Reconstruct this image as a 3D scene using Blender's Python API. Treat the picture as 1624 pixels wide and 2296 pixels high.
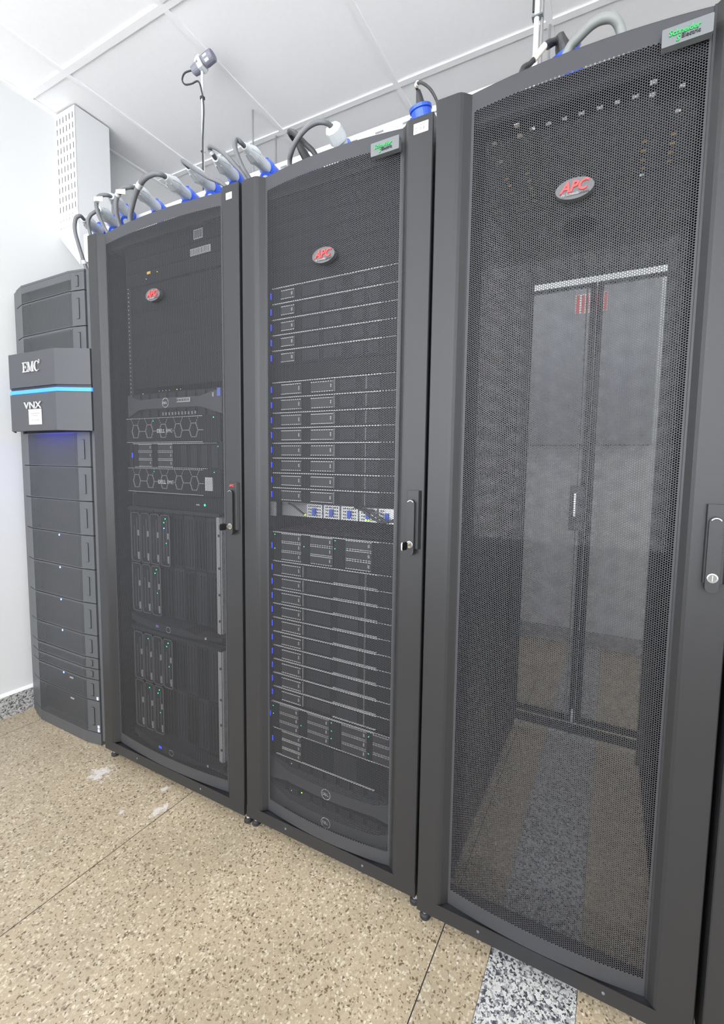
import bpy, math, random
import numpy as np
from mathutils import Vector, Matrix
random.seed(7)
for o in list(bpy.data.objects): bpy.data.objects.remove(o)
S = bpy.context.scene
COL = S.collection

# ------------------------------------------------------------------ camera
W_PX, H_PX = 1624, 2296
F, PX, PY = 948.8355, 933.2, 1130.076
cam = bpy.data.cameras.new('camera'); camo = bpy.data.objects.new('camera', cam); COL.objects.link(camo)
cam.sensor_fit = 'VERTICAL'; cam.sensor_height = 24.0; cam.lens = 24.0*F/H_PX
cam.shift_x = (W_PX/2-PX)/H_PX; cam.shift_y = -(H_PX/2-PY)/H_PX
cam.clip_start = 0.02
r_ = Vector((0.90667476, 0.42121877, 0.02270759)); u_ = Vector((-0.0532191, 0.06082138, 0.99672889)); f_ = Vector((-0.41845981, 0.9049174, -0.0775621))
M = Matrix((r_, u_, -f_)).transposed().to_4x4(); M.translation = Vector((1.76835, -0.94073, 1.16649))
camo.matrix_world = M
S.camera = camo

# ------------------------------------------------------------------ world, exposure
wd = bpy.data.worlds.new('world'); S.world = wd; wd.use_nodes = True
wd.node_tree.nodes['Background'].inputs[0].default_value = (0.95, 0.97, 1, 1)
wd.node_tree.nodes['Background'].inputs[1].default_value = 4.3
vs = S.view_settings; vs.view_transform = 'Standard'; vs.look = 'None'; vs.gamma = 1; vs.use_curve_mapping = False
vs.exposure = 0.62
LAMP = 2.2        # radiance of the ceiling LED panels

# ------------------------------------------------------------------ materials
def mat(name, col, rough=0.5, metal=0.0, emit=None, es=0.0, spec=0.5, noise=0.0, bump=0.0, nscale=200):
    m = bpy.data.materials.new(name); m.use_nodes = True
    nt = m.node_tree; b = nt.nodes['Principled BSDF']
    b.inputs['Base Color'].default_value = (*col, 1); b.inputs['Roughness'].default_value = rough
    b.inputs['Metallic'].default_value = metal; b.inputs['Specular IOR Level'].default_value = spec
    if emit: b.inputs['Emission Color'].default_value = (*emit, 1); b.inputs['Emission Strength'].default_value = es
    if noise or bump:
        tc = nt.nodes.new('ShaderNodeTexCoord'); n = nt.nodes.new('ShaderNodeTexNoise')
        n.inputs['Scale'].default_value = nscale; n.inputs['Detail'].default_value = 3
        nt.links.new(tc.outputs['Object'], n.inputs['Vector'])
        if noise:
            r = nt.nodes.new('ShaderNodeValToRGB')
            r.color_ramp.elements[0].color = (*[c*(1-noise) for c in col], 1); r.color_ramp.elements[1].color = (*[min(1, c*(1+noise)) for c in col], 1)
            r.color_ramp.elements[0].position = .35; r.color_ramp.elements[1].position = .65
            nt.links.new(n.outputs['Fac'], r.inputs['Fac']); nt.links.new(r.outputs['Color'], b.inputs['Base Color'])
        if bump:
            bp = nt.nodes.new('ShaderNodeBump'); bp.inputs['Strength'].default_value = bump; bp.inputs['Distance'].default_value = .0006
            nt.links.new(n.outputs['Fac'], bp.inputs['Height']); nt.links.new(bp.outputs['Normal'], b.inputs['Normal'])
    return m

M_ = {}
M_['rack'] = mat('rack_paint', (.021, .0215, .0235), .42, spec=.42, bump=.25, nscale=900, noise=.06)
M_['sheet'] = mat('sheet_paint', (.046, .0475, .053), .45, spec=.3)
M_['inner'] = mat('rack_inner', (.022, .023, .026), .6, spec=.2)
M_['black'] = mat('black_plastic', (.012, .012, .014), .4)
M_['srv'] = mat('server_face', (.009, .0095, .011), .6, spec=.12)
M_['srv2'] = mat('server_grille', (.019, .020, .024), .6, spec=.15)
M_['silver'] = mat('silver_trim', (.60, .60, .61), .4, .3)
M_['dullsilver'] = mat('dull_trim', (.33, .33, .34), .45, .2)
M_['rim'] = mat('blade_rim', (.15, .15, .155), .45, .2)
M_['chrome'] = mat('chrome', (.55, .55, .56), .2, 1)
M_['zinc'] = mat('zinc', (.75, .76, .78), .3, .8)
M_['brass'] = mat('brass', (.7, .6, .35), .3, .9)
M_['white'] = mat('white_paint', (.82, .82, .82), .5)
M_['lightblock'] = mat('light_block_grey', (.35, .35, .34), .6)  # dark grey for the added low wall behind the camera
M_['duct'] = mat('duct_white', (.68, .69, .70), .5)
M_['tile'] = mat('ceiling_tile', (.92, .92, .93), .7, noise=.006, nscale=60)
M_['tbar'] = mat('ceiling_bar', (.9, .9, .91), .5)
M_['wall'] = mat('wall_paint', (.68, .69, .69), .75, noise=.01, nscale=4, bump=.1)
M_['label'] = mat('label_paper', (.5, .5, .5), .5)
M_['cream'] = mat('cream_label', (.80, .74, .60), .5)
M_['ink'] = mat('ink', (.03, .03, .035), .6)
M_['greyink'] = mat('grey_ink', (.25, .25, .27), .6)
M_['red'] = mat('red_letters', (.75, .05, .05), .4)
M_['green'] = mat('green_letters', (.02, .33, .08), .4)
M_['plate'] = mat('nameplate_grey', (.13, .142, .148), .4)
M_['badge'] = mat('badge_grey', (.085, .087, .092), .35)
M_['plug'] = mat('plug_grey', (.56, .60, .62), .45)
M_['blue'] = mat('socket_blue', (.02, .09, .62), .35)
M_['cable'] = mat('cable_grey', (.125, .13, .14), .5)
M_['cable2'] = mat('cable_black', (.03, .03, .032), .5)
M_['thick'] = mat('cable_sheath', (.20, .215, .21), .5)
M_['steelw'] = mat('conduit_white', (.72, .72, .73), .35, .2)
M_['rod'] = mat('threaded_rod', (.45, .45, .46), .35, .8)
M_['emc'] = mat('cabinet_grey', (.072, .076, .082), .45, noise=.05, nscale=700)
M_['emcband'] = mat('band_grey', (.050, .052, .060), .4, noise=.05, nscale=900)
M_['bluelight'] = mat('blue_light', (.02, .1, .5), .3, emit=(.014, .11, 1.0), es=2.9)
M_['blueled'] = mat('blue_led', (.01, .02, .3), .3, emit=(.012, .035, 1.0), es=2.6)
M_['blueunder'] = mat('under_glow', (.01, .02, .3), .3, emit=(.02, .03, 1.0), es=14.0)
M_['bluedot'] = mat('blue_dot_led', (.05, .1, .5), .3, emit=(.12, .28, 1.0), es=5)
M_['greenled'] = mat('green_led', (.0, .3, .1), .3, emit=(.02, .8, .25), es=2.5)
M_['limeled'] = mat('lime_led', (.3, .6, .0), .3, emit=(.45, .95, .08), es=2.5)
M_['yellow'] = mat('yellow_fibre', (1.0, .62, .03), .5)
M_['rubber'] = mat('rubber', (.02, .02, .022), .6)
M_['bluetag'] = mat('blue_tag', (.1, .16, .55), .5)
M_['lilac'] = mat('lilac_sticker', (.62, .64, .85), .5)
M_['sensor'] = mat('sensor_grey', (.20, .20, .25), .5)
M_['panelgrey'] = mat('panel_grey', (.26, .27, .29), .5)
M_['lamp'] = mat('lamp_diffuser', (.9, .9, .9), .4, emit=(1.0, .985, .97), es=LAMP)

def terrazzo():
    m = bpy.data.materials.new('terrazzo'); m.use_nodes = True; nt = m.node_tree; N = nt.nodes; L = nt.links
    b = N['Principled BSDF']; b.inputs['Roughness'].default_value = .34
    g = N.new('ShaderNodeNewGeometry')
    nz = N.new('ShaderNodeTexNoise'); nz.inputs['Scale'].default_value = 70; nz.inputs['Detail'].default_value = 2
    L.new(g.outputs['Position'], nz.inputs['Vector'])
    mx = N.new('ShaderNodeMix'); mx.data_type = 'VECTOR'; mx.inputs[0].default_value = .014
    L.new(g.outputs['Position'], mx.inputs[4]); L.new(nz.outputs['Color'], mx.inputs[5])
    def vor(scale, ramp):
        v = N.new('ShaderNodeTexVoronoi'); v.inputs['Scale'].default_value = scale; v.inputs['Randomness'].default_value = 1
        L.new(mx.outputs[1], v.inputs['Vector'])
        s = N.new('ShaderNodeSeparateColor'); L.new(v.outputs['Color'], s.inputs[0])
        r = N.new('ShaderNodeValToRGB'); r.color_ramp.interpolation = 'CONSTANT'
        els = r.color_ramp.elements
        els[0].position = 0; els[0].color = ramp[0][1]; els[1].position = ramp[1][0]; els[1].color = ramp[1][1]
        for p, c in ramp[2:]:
            e = els.new(p); e.color = c
        L.new(s.outputs[0], r.inputs['Fac'])
        return v, s, r
    base = (.56, .46, .315, 1)
    v, s, r = vor(150, [(0, (.21, .16, .105, 1)), (.07, (.35, .28, .19, 1)), (.15, base), (.42, (.60, .50, .35, 1)), (.62, (.50, .41, .28, 1)), (.80, (.76, .68, .51, 1)), (.93, (.83, .76, .60, 1))])
    # chips end before their cell border: border is matrix
    v2, s2, r2 = vor(300, [(0, (.20, .155, .10, 1)), (.08, base), (.5, (.59, .49, .34, 1)), (.9, (.72, .63, .46, 1))])
    lt = N.new('ShaderNodeMath'); lt.operation = 'LESS_THAN'; lt.inputs[1].default_value = .48
    L.new(v.outputs['Distance'], lt.inputs[0])
    mixc = N.new('ShaderNodeMix'); mixc.data_type = 'RGBA'
    L.new(lt.outputs[0], mixc.inputs[0]); L.new(r2.outputs['Color'], mixc.inputs[6]); L.new(r.outputs['Color'], mixc.inputs[7])
    # large soft mottling + three pale paint stains
    n2 = N.new('ShaderNodeTexNoise'); n2.inputs['Scale'].default_value = 3.2; n2.inputs['Detail'].default_value = 4
    L.new(g.outputs['Position'], n2.inputs['Vector'])
    mr = N.new('ShaderNodeMapRange'); mr.inputs[1].default_value = .3; mr.inputs[2].default_value = .7; mr.inputs[3].default_value = .60; mr.inputs[4].default_value = .75
    L.new(n2.outputs['Fac'], mr.inputs[0])
    mul = N.new('ShaderNodeVectorMath'); mul.operation = 'SCALE'
    L.new(mixc.outputs[2], mul.inputs[0]); L.new(mr.outputs[0], mul.inputs['Scale'])
    cur = mul.outputs[0]
    n3 = N.new('ShaderNodeTexNoise'); n3.inputs['Scale'].default_value = 45; n3.inputs['Detail'].default_value = 3
    L.new(g.outputs['Position'], n3.inputs['Vector'])
    for (x, y, rad) in STAINS:
        d = N.new('ShaderNodeVectorMath'); d.operation = 'DISTANCE'; d.inputs[1].default_value = (x, y, 0)
        L.new(g.outputs['Position'], d.inputs[0])
        m1 = N.new('ShaderNodeMapRange'); m1.inputs[1].default_value = 0; m1.inputs[2].default_value = rad; m1.inputs[3].default_value = .5; m1.inputs[4].default_value = 0
        L.new(d.outputs['Value'], m1.inputs[0])
        a = N.new('ShaderNodeMath'); a.operation = 'ADD'; L.new(m1.outputs[0], a.inputs[0]); L.new(n3.outputs['Fac'], a.inputs[1])
        m2 = N.new('ShaderNodeMapRange'); m2.inputs[1].default_value = .72; m2.inputs[2].default_value = .9; m2.inputs[4].default_value = .6
        L.new(a.outputs[0], m2.inputs[0])
        k = N.new('ShaderNodeMix'); k.data_type = 'RGBA'; L.new(m2.outputs[0], k.inputs[0]); L.new(cur, k.inputs[6]); k.inputs[7].default_value = (.74, .72, .70, 1)
        cur = k.outputs[2]
    L.new(cur, b.inputs['Base Color'])
    return m
STAINS = [(0.07, -0.06, .075), (.43, -.07, .05), (.36, .00, .03), (.33, -.14, .025)]
M_['terrazzo'] = terrazzo()

def granite():
    m = bpy.data.materials.new('granite'); m.use_nodes = True; nt = m.node_tree; N = nt.nodes; L = nt.links
    b = N['Principled BSDF']; b.inputs['Roughness'].default_value = .28
    g = N.new('ShaderNodeNewGeometry')
    nz = N.new('ShaderNodeTexNoise'); nz.inputs['Scale'].default_value = 120; L.new(g.outputs['Position'], nz.inputs['Vector'])
    mx = N.new('ShaderNodeMix'); mx.data_type = 'VECTOR'; mx.inputs[0].default_value = .012
    L.new(g.outputs['Position'], mx.inputs[4]); L.new(nz.outputs['Color'], mx.inputs[5])
    v = N.new('ShaderNodeTexVoronoi'); v.inputs['Scale'].default_value = 230; L.new(mx.outputs[1], v.inputs['Vector'])
    s = N.new('ShaderNodeSeparateColor'); L.new(v.outputs['Color'], s.inputs[0])
    n2 = N.new('ShaderNodeTexNoise'); n2.inputs['Scale'].default_value = 75; n2.inputs['Detail'].default_value = 3; L.new(g.outputs['Position'], n2.inputs['Vector'])
    ad = N.new('ShaderNodeMath'); ad.operation = 'MULTIPLY_ADD'; ad.inputs[1].default_value = 1.2; ad.inputs[2].default_value = -.60
    L.new(n2.outputs['Fac'], ad.inputs[0])
    a2 = N.new('ShaderNodeMath'); a2.operation = 'ADD'; L.new(ad.outputs[0], a2.inputs[0]); L.new(s.outputs[0], a2.inputs[1])
    r = N.new('ShaderNodeValToRGB'); r.color_ramp.interpolation = 'CONSTANT'; e = r.color_ramp.elements
    e[0].position = 0; e[0].color = (.05, .055, .065, 1); e[1].position = .17; e[1].color = (.16, .165, .18, 1)
    for p, c in ((.33, (.32, .32, .315, 1)), (.52, (.47, .465, .44, 1)), (.72, (.53, .53, .515, 1))):
        q = e.new(p); q.color = c
    L.new(a2.outputs[0], r.inputs['Fac']); L.new(r.outputs['Color'], b.inputs['Base Color'])
    return m
M_['granite'] = granite()

def pane():
    m = bpy.data.materials.new('clear_pane'); m.use_nodes = True; nt = m.node_tree; N = nt.nodes; L = nt.links
    N.remove(N['Principled BSDF'])
    t = N.new('ShaderNodeBsdfTransparent'); t.inputs[0].default_value = (.97, .975, .98, 1)
    g = N.new('ShaderNodeBsdfGlossy'); g.inputs['Roughness'].default_value = 0.02
    f = N.new('ShaderNodeFresnel'); f.inputs['IOR'].default_value = 1.24
    mx = N.new('ShaderNodeMixShader'); L.new(f.outputs[0], mx.inputs[0]); L.new(t.outputs[0], mx.inputs[1]); L.new(g.outputs[0], mx.inputs[2])
    L.new(mx.outputs[0], N['Material Output'].inputs[0])
    return m
M_['pane'] = pane()

# ------------------------------------------------------------------ mesh helpers
class MB:
    def __init__(s): s.v = []; s.f = []; s.m = []; s.sm = []
    def add(s, V, Fc, mi=0, smooth=False):
        o = len(s.v); s.v += [tuple(p) for p in V]
        for f in Fc: s.f.append(tuple(i+o for i in f)); s.m.append(mi); s.sm.append(smooth)
        return s
    def box(s, x0, x1, y0, y1, z0, z1, mi=0):
        V = [(x, y, z) for z in (z0, z1) for y in (y0, y1) for x in (x0, x1)]
        return s.add(V, [(0, 2, 3, 1), (4, 5, 7, 6), (0, 1, 5, 4), (2, 6, 7, 3), (0, 4, 6, 2), (1, 3, 7, 5)], mi)
    def prism(s, P, a, b, axis='z', mi=0, smooth=False):
        n = len(P)
        def pt(p, h): return (p[0], p[1], h) if axis == 'z' else ((p[0], h, p[1]) if axis == 'y' else (h, p[0], p[1]))
        V = [pt(p, a) for p in P]+[pt(p, b) for p in P]
        s.add(V, [tuple(range(n))[::-1], tuple(range(n, 2*n))], mi)
        return s.add(V, [(i, (i+1) % n, n+(i+1) % n, n+i) for i in range(n)], mi, smooth)
    def loft(s, rings, mi=0, smooth=True, cap=True):
        n = len(rings[0]); V = [p for r in rings for p in r]; Fc = []
        for k in range(len(rings)-1):
            for i in range(n): Fc.append((k*n+i, k*n+(i+1) % n, (k+1)*n+(i+1) % n, (k+1)*n+i))
        s.add(V, Fc, mi, smooth)
        if cap: s.add(rings[0], [tuple(range(n))[::-1]], mi); s.add(rings[-1], [tuple(range(n))], mi)
        return s
    def tube(s, P, r, n=10, mi=0, smooth=True):
        P = [Vector(p) for p in P]; rings = []; up = Vector((0, 0, 1)); prev = None
        for i, p in enumerate(P):
            t = (P[min(i+1, len(P)-1)]-P[max(i-1, 0)])
            if t.length < 1e-9: t = Vector((0, 0, 1))
            t.normalize()
            if prev is None:
                a = t.cross(up) if abs(t.z) < .9 else t.cross(Vector((1, 0, 0)))
            else:
                a = prev-t*prev.dot(t)
            a.normalize(); prev = a; b = t.cross(a)
            rr = r[i] if isinstance(r, (list, tuple)) else r
            rings.append([tuple(p+a*math.cos(2*math.pi*k/n)*rr+b*math.sin(2*math.pi*k/n)*rr) for k in range(n)])
        return s.loft(rings, mi, smooth)
    def lathe(s, p0, d, prof, n=20, mi=0):      # prof: (distance along d, radius)
        p0 = Vector(p0); d = Vector(d).normalized()
        return s.tube([p0+d*h for h, _ in prof], [max(r, 1e-4) for _, r in prof], n, mi) if False else s._lathe(p0, d, prof, n, mi)
    def _lathe(s, p0, d, prof, n, mi):
        a = d.cross(Vector((0, 0, 1))) if abs(d.z) < .9 else d.cross(Vector((1, 0, 0)))
        a.normalize(); b = d.cross(a)
        rings = [[tuple(p0+d*h+a*math.cos(2*math.pi*k/n)*max(r, 1e-4)+b*math.sin(2*math.pi*k/n)*max(r, 1e-4)) for k in range(n)] for h, r in prof]
        return s.loft(rings, mi, False)
    def rrect(s, x0, x1, z0, z1, rad, y0, y1, mi=0, k=4):
        return s.prism(rr(x0, x1, z0, z1, rad, k), y0, y1, 'y', mi)
    def outline(s, x0, x1, z0, z1, rad, t, y0, y1, mi=0, k=4):
        A = rr(x0, x1, z0, z1, rad, k); B = rr(x0+t, x1-t, z0+t, z1-t, max(rad-t, .0003), k); n = len(A)
        V = [(p[0], y0, p[1]) for p in A]+[(p[0], y0, p[1]) for p in B]+[(p[0], y1, p[1]) for p in A]+[(p[0], y1, p[1]) for p in B]
        Fc = []
        for i in range(n):
            j = (i+1) % n
            Fc += [(i, j, n+j, n+i), (i, 2*n+i, 2*n+j, j), (n+i, n+j, 3*n+j, 3*n+i)]
        return s.add(V, Fc, mi)
    def build(s, name, mats, parent=None, loc=None, kind=None, label=None, bevel=0):
        me = bpy.data.meshes.new(name); me.from_pydata(s.v, [], s.f)
        if not isinstance(mats, (list, tuple)): mats = [mats]
        for m in mats: me.materials.append(M_[m] if isinstance(m, str) else m)
        me.polygons.foreach_set('material_index', s.m); me.polygons.foreach_set('use_smooth', s.sm); me.update()
        o = bpy.data.objects.new(name, me); COL.objects.link(o)
        if parent is not None: o.parent = parent
        if loc: o.location = loc
        if kind: o['kind'] = kind
        if label: o['label'] = label
        if bevel:
            b = o.modifiers.new('bevel', 'BEVEL'); b.width = bevel; b.segments = 2; b.limit_method = 'ANGLE'; b.angle_limit = .7
        return o
def rr(x0, x1, z0, z1, rad, k=4):
    P = []
    for cx, cz, a0 in ((x1-rad, z1-rad, 0), (x0+rad, z1-rad, 90), (x0+rad, z0+rad, 180), (x1-rad, z0+rad, 270)):
        for i in range(k+1):
            a = math.radians(a0+90*i/k); P.append((cx+rad*math.cos(a), cz+rad*math.sin(a)))
    return P
def empty(name, loc, label, cat, group=None):
    o = bpy.data.objects.new(name, None); COL.objects.link(o); o.location = loc; o.empty_display_size = .05
    o['label'] = label; o['category'] = cat
    if group: o['group'] = group
    return o
def tag(o, label, cat, group=None):
    o['label'] = label; o['category'] = cat
    if group: o['group'] = group
    return o
def dup(root, loc, label=None, group=None):
    r = root.copy(); COL.objects.link(r); r.location = loc
    if label: r['label'] = label
    if group: r['group'] = group
    for ch in list(root.children):
        c = ch.copy(); COL.objects.link(c); c.parent = r
        for g in ch.children:
            d = g.copy(); COL.objects.link(d); d.parent = c
    return r
def smooth_path(P, sub=6):
    P = [Vector(p) for p in P]; out = []
    for i in range(len(P)-1):
        p0 = P[max(i-1, 0)]; p1 = P[i]; p2 = P[i+1]; p3 = P[min(i+2, len(P)-1)]
        for k in range(sub):
            t = k/sub
            out.append(.5*((2*p1)+(p2-p0)*t+(2*p0-5*p1+4*p2-p3)*t*t+(3*p1-p0-3*p2+p3)*t**3))
    out.append(P[-1]); return out
def plate(X, Y, holes, fn):
    """flat plate over X x Y with rectangular holes; fn maps (u,v,side) to xyz, side 0 front 1 back"""
    us = sorted(set([X[0], X[1]]+[h[0] for h in holes]+[h[1] for h in holes])); vs_ = sorted(set([Y[0], Y[1]]+[h[2] for h in holes]+[h[3] for h in holes]))
    m = MB()
    def isin(u, v): return any(h[0] < u < h[1] and h[2] < v < h[3] for h in holes)
    for i in range(len(us)-1):
        for j in range(len(vs_)-1):
            u0, u1, v0, v1 = us[i], us[i+1], vs_[j], vs_[j+1]
            if isin((u0+u1)/2, (v0+v1)/2): continue
            for sd in (0, 1): m.add([fn(u0, v0, sd), fn(u1, v0, sd), fn(u1, v1, sd), fn(u0, v1, sd)], [(0, 1, 2, 3)])
    for h in holes+[(X[0], X[1], Y[0], Y[1])]:
        c = [(h[0], h[2]), (h[1], h[2]), (h[1], h[3]), (h[0], h[3])]
        for k in range(4):
            a, b = c[k], c[(k+1) % 4]
            m.add([fn(*a, 0), fn(*b, 0), fn(*b, 1), fn(*a, 1)], [(0, 1, 2, 3)])
    return m
def hexsheet(name, xa, xb, za, zb, p, frac, yf, X0, X1, Z0, Z1, mat_, parent, label=None):
    """perforated sheet: real hexagonal holes in columns, plain margins out to X0..X1, Z0..Z1; yf(x) gives the sheet's bend"""
    R = p/math.sqrt(3); nc = int((xb-xa-.5*R)/(1.5*R)); nr = int((zb-za-.5*p)/p)
    xs = xa+R+np.arange(nc)*1.5*R
    ii, jj = np.meshgrid(np.arange(nc), np.arange(nr), indexing='ij'); ii = ii.ravel(); jj = jj.ravel()
    cx = xs[ii]; cz = za+.5*p+jj*p+np.where(ii % 2 == 1, .5*p, 0)
    ang = np.radians(np.arange(6)*60)
    ox = cx[:, None]+R*np.cos(ang); oz = cz[:, None]+R*np.sin(ang)
    ix = cx[:, None]+R*frac*np.cos(ang); iz = cz[:, None]+R*frac*np.sin(ang)
    n = len(cx); VX = np.concatenate([ox, ix], 1).ravel(); VZ = np.concatenate([oz, iz], 1).ravel()
    base = (np.arange(n)*12)[:, None, None]
    k = np.arange(6); q = np.stack([k, (k+1) % 6, 6+(k+1) % 6, 6+k], 1)[None]
    Q = (base+q).reshape(-1, 4)
    ex = []; zt = Z1; zbm = Z0
    for i in range(nc):
        x = xs[i]; off = .5*p if i % 2 else 0
        z_t = za+.5*p+(nr-1)*p+off; z_b = za+.5*p+off
        if i % 2:
            ex += [[(x-R, z_t), (x-.5*R, z_t+.5*p), (x-.5*R, zt), (x-R, zt)], [(x-.5*R, z_t+.5*p), (x+.5*R, z_t+.5*p), (x+.5*R, zt), (x-.5*R, zt)], [(x+.5*R, z_t+.5*p), (x+R, z_t), (x+R, zt), (x+.5*R, zt)]]
            ex += [[(x-.5*R, zbm), (x+.5*R, zbm), (x+.5*R, z_b-.5*p), (x-.5*R, z_b-.5*p)]]
        else:
            ex += [[(x-.5*R, z_t+.5*p), (x+.5*R, z_t+.5*p), (x+.5*R, zt), (x-.5*R, zt)]]
            ex += [[(x-R, zbm), (x-.5*R, zbm), (x-.5*R, z_b-.5*p), (x-R, z_b)], [(x-.5*R, zbm), (x+.5*R, zbm), (x+.5*R, z_b-.5*p), (x-.5*R, z_b-.5*p)], [(x+.5*R, zbm), (x+R, zbm), (x+R, z_b), (x+.5*R, z_b-.5*p)]]
    for side, i, xe in ((-1, 0, X0), (1, nc-1, X1)):
        x = xs[i]; off = .5*p if i % 2 else 0
        xo = x+side*R; xi = x+side*.5*R
        for j in range(nr):
            z = za+.5*p+j*p+off
            ex += [[(xe, z), (xo, z), (xi, z+.5*p), (xe, z+.5*p)], [(xe, z-.5*p), (xi, z-.5*p), (xo, z), (xe, z)]]
        zl = za+off; zh = za+nr*p+off
        ex += [[(xe, Z0), (xi, Z0), (xi, zl), (xe, zl)], [(xe, zh), (xi, zh), (xi, Z1), (xe, Z1)]]
    E = np.array(ex).reshape(-1, 2); ne = len(ex)
    VX = np.concatenate([VX, E[:, 0]]); VZ = np.concatenate([VZ, E[:, 1]])
    Q = np.concatenate([Q, (n*12+np.arange(ne*4)).reshape(-1, 4)])
    VY = yf(VX)
    co = np.stack([VX, VY, VZ], 1).astype(np.float32)
    me = bpy.data.meshes.new(name); me.vertices.add(len(co)); me.vertices.foreach_set('co', co.ravel())
    me.loops.add(len(Q)*4); me.loops.foreach_set('vertex_index', Q.ravel().astype(np.int32))
    me.polygons.add(len(Q)); me.polygons.foreach_set('loop_start', np.arange(0, len(Q)*4, 4, dtype=np.int32)); me.polygons.foreach_set('loop_total', np.full(len(Q), 4, np.int32))
    me.update(calc_edges=True); me.materials.append(M_[mat_])
    o = bpy.data.objects.new(name, me); COL.objects.link(o)
    if parent: o.parent = parent
    o['kind'] = 'stuff'
    if label: o['label'] = label
    return o

TXT = {}
def text_mesh(name, lines, mats, depth, parent, loc=(0, 0, 0), size=None, rotz=0):
    """lines: list of (string, x, z, height, shear, offset, xscale, material index); raised lettering facing -y, one mesh"""
    m = MB()
    for (s, x, z, h, sh, off, xs, mi) in lines:
        key = (s, sh, off)
        if key not in TXT:
            c = bpy.data.curves.new('t', 'FONT'); c.body = s; c.size = 1; c.shear = sh; c.offset = off; c.extrude = 0; c.resolution_u = 2
            o = bpy.data.objects.new('t', c); COL.objects.link(o); bpy.context.view_layer.update()
            me = bpy.data.meshes.new_from_object(o.evaluated_get(bpy.context.evaluated_depsgraph_get()))
            V = [(v.co.x, v.co.y) for v in me.vertices]; Fc = [tuple(p.vertices) for p in me.polygons]
            ec = {}
            for f in Fc:
                for a, b in zip(f, f[1:]+f[:1]): ec.setdefault(frozenset((a, b)), []).append((a, b))
            TXT[key] = (V, Fc, [e[0] for e in ec.values() if len(e) == 1])
            bpy.data.objects.remove(o); bpy.data.curves.remove(c); bpy.data.meshes.remove(me)
        V, Fc, E = TXT[key]; n = len(V)
        A = [(x+v[0]*h*xs, -depth, z+v[1]*h) for v in V]; B = [(a[0], 0, a[2]) for a in A]
        m.add(A+B, Fc, mi); m.add(A+B, [(b, a, a+n, b+n) for a, b in E], mi)
    o = m.build(name, mats, parent, loc)
    o.rotation_euler = (0, 0, rotz)
    return o

# ================================================================== ROOM SHELL
ZC = 2.789; XL, XR, YB, YF = -.70, 3.7, 2.12, -2.4
def struct(o): o['kind'] = 'structure'; return o
fl = struct(MB().box(XL-.1, XR+.1, YF-.1, YB+.1, -.06, -.006).build('floor', 'ink'))
XSEAM = [XL, -.539, .459, 1.4355]
cols = [(XL, -.5405, 'terrazzo'), (-.5375, .4575, 'terrazzo'), (.4605, 1.434, 'terrazzo'), (1.437, 1.5575, 'terrazzo'), (1.5585, 1.757, 'granite'), (1.758, 2.435, 'terrazzo'), (2.438, XR, 'terrazzo')]
rows = [(YF, -1.38), (-1.377, 1.641), (1.644, YB)]
for (a, b, mt) in cols:
    for (c, d) in rows:
        MB().box(a, b, c, d, -.006, 0).build('floor_slab' if mt == 'terrazzo' else 'granite_slab', mt, fl)
for x in (-.539, .459, 1.4355, 2.4365): MB().box(x-.0015, x+.0015, YF, YB, -.006, -.0008).build('joint_strip', 'cable2', fl)
struct(MB().box(XL-.1, XL, YF-.1, YB+.1, 0, 3).build('wall_left', 'wall'))
struct(MB().box(XL-.1, XR+.1, YB, YB+.1, 0, 3).build('wall_back', 'wall'))
struct(MB().box(XR, XR+.1, YF-.1, YB, 0, 3).build('wall_right', 'wall'))
struct(MB().box(XL-.1, XR+.1, YF-.1, YF, 0, .62).build('front_light_block', 'lightblock'))  # low unseen wall, added to keep outside light off the rack bottoms
bl = struct(MB().box(XL, XL+.016, YF, YB, 0, .10).build('baseboard_left', 'granite'))
MB().prism([(XL, .10), (XL+.016, .10), (XL+.012, .107), (XL, .112)], YF, YB, 'y').build('silicone_bead', 'white', bl)
struct(MB().box(XL+.016, XR, YB-.016, YB, 0, .10).build('baseboard_back', 'granite'))
ce = struct(MB().box(XL-.1, XR+.1, YF-.1, YB+.1, 2.83, 2.9).build('ceiling', 'tile'))
XB = [XL, -.398, .226+.001, .852, 1.474, 2.098, 2.722, 3.346, XR]; YBR = [YF, -2.278, -1.668, -1.058, -.453, .150, .753, 1.356, 1.959, YB]
LAMPS = [(2, 4), (2, 2), (6, 4), (6, 2), (3, 7), (5, 7)]  # the pair behind the racks is added to brighten the back aisle
for x in XB[1:-1]: MB().box(x-.012, x+.012, YF, YB, ZC, ZC+.03).build('ceiling_bar', 'tbar', ce)
for y in YBR[1:-1]:
    for i in range(len(XB)-1): MB().box(XB[i]+(.012 if i else .0), XB[i+1]-(.012 if i < len(XB)-2 else 0), y-.012, y+.012, ZC, ZC+.03).build('ceiling_bar', 'tbar', ce)
MB().box(XL, XL+.02, YF, YB, ZC-.004, ZC+.03).build('wall_angle', 'tbar', ce)
def lamp_thing(i, j, label):
    x0, x1, y0, y1 = XB[i]+.013, XB[i+1]-.013, YBR[j]+.013, YBR[j+1]-.013
    t = empty('ceiling_light', ((x0+x1)/2, (y0+y1)/2, ZC), label, 'light', 'square light panels in the ceiling')
    w, h = (x1-x0)/2, (y1-y0)/2
    fr = plate((-w, w), (-h, h), [(-w+.022, w-.022, -h+.022, h-.022)], lambda u, v, s: (u, v, -.003+.02*s)); fr.build('frame', 'white', t)
    MB().box(-w+.022, w-.022, -h+.022, h-.022, .004, .02).build('diffuser', 'lamp', t)
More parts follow.
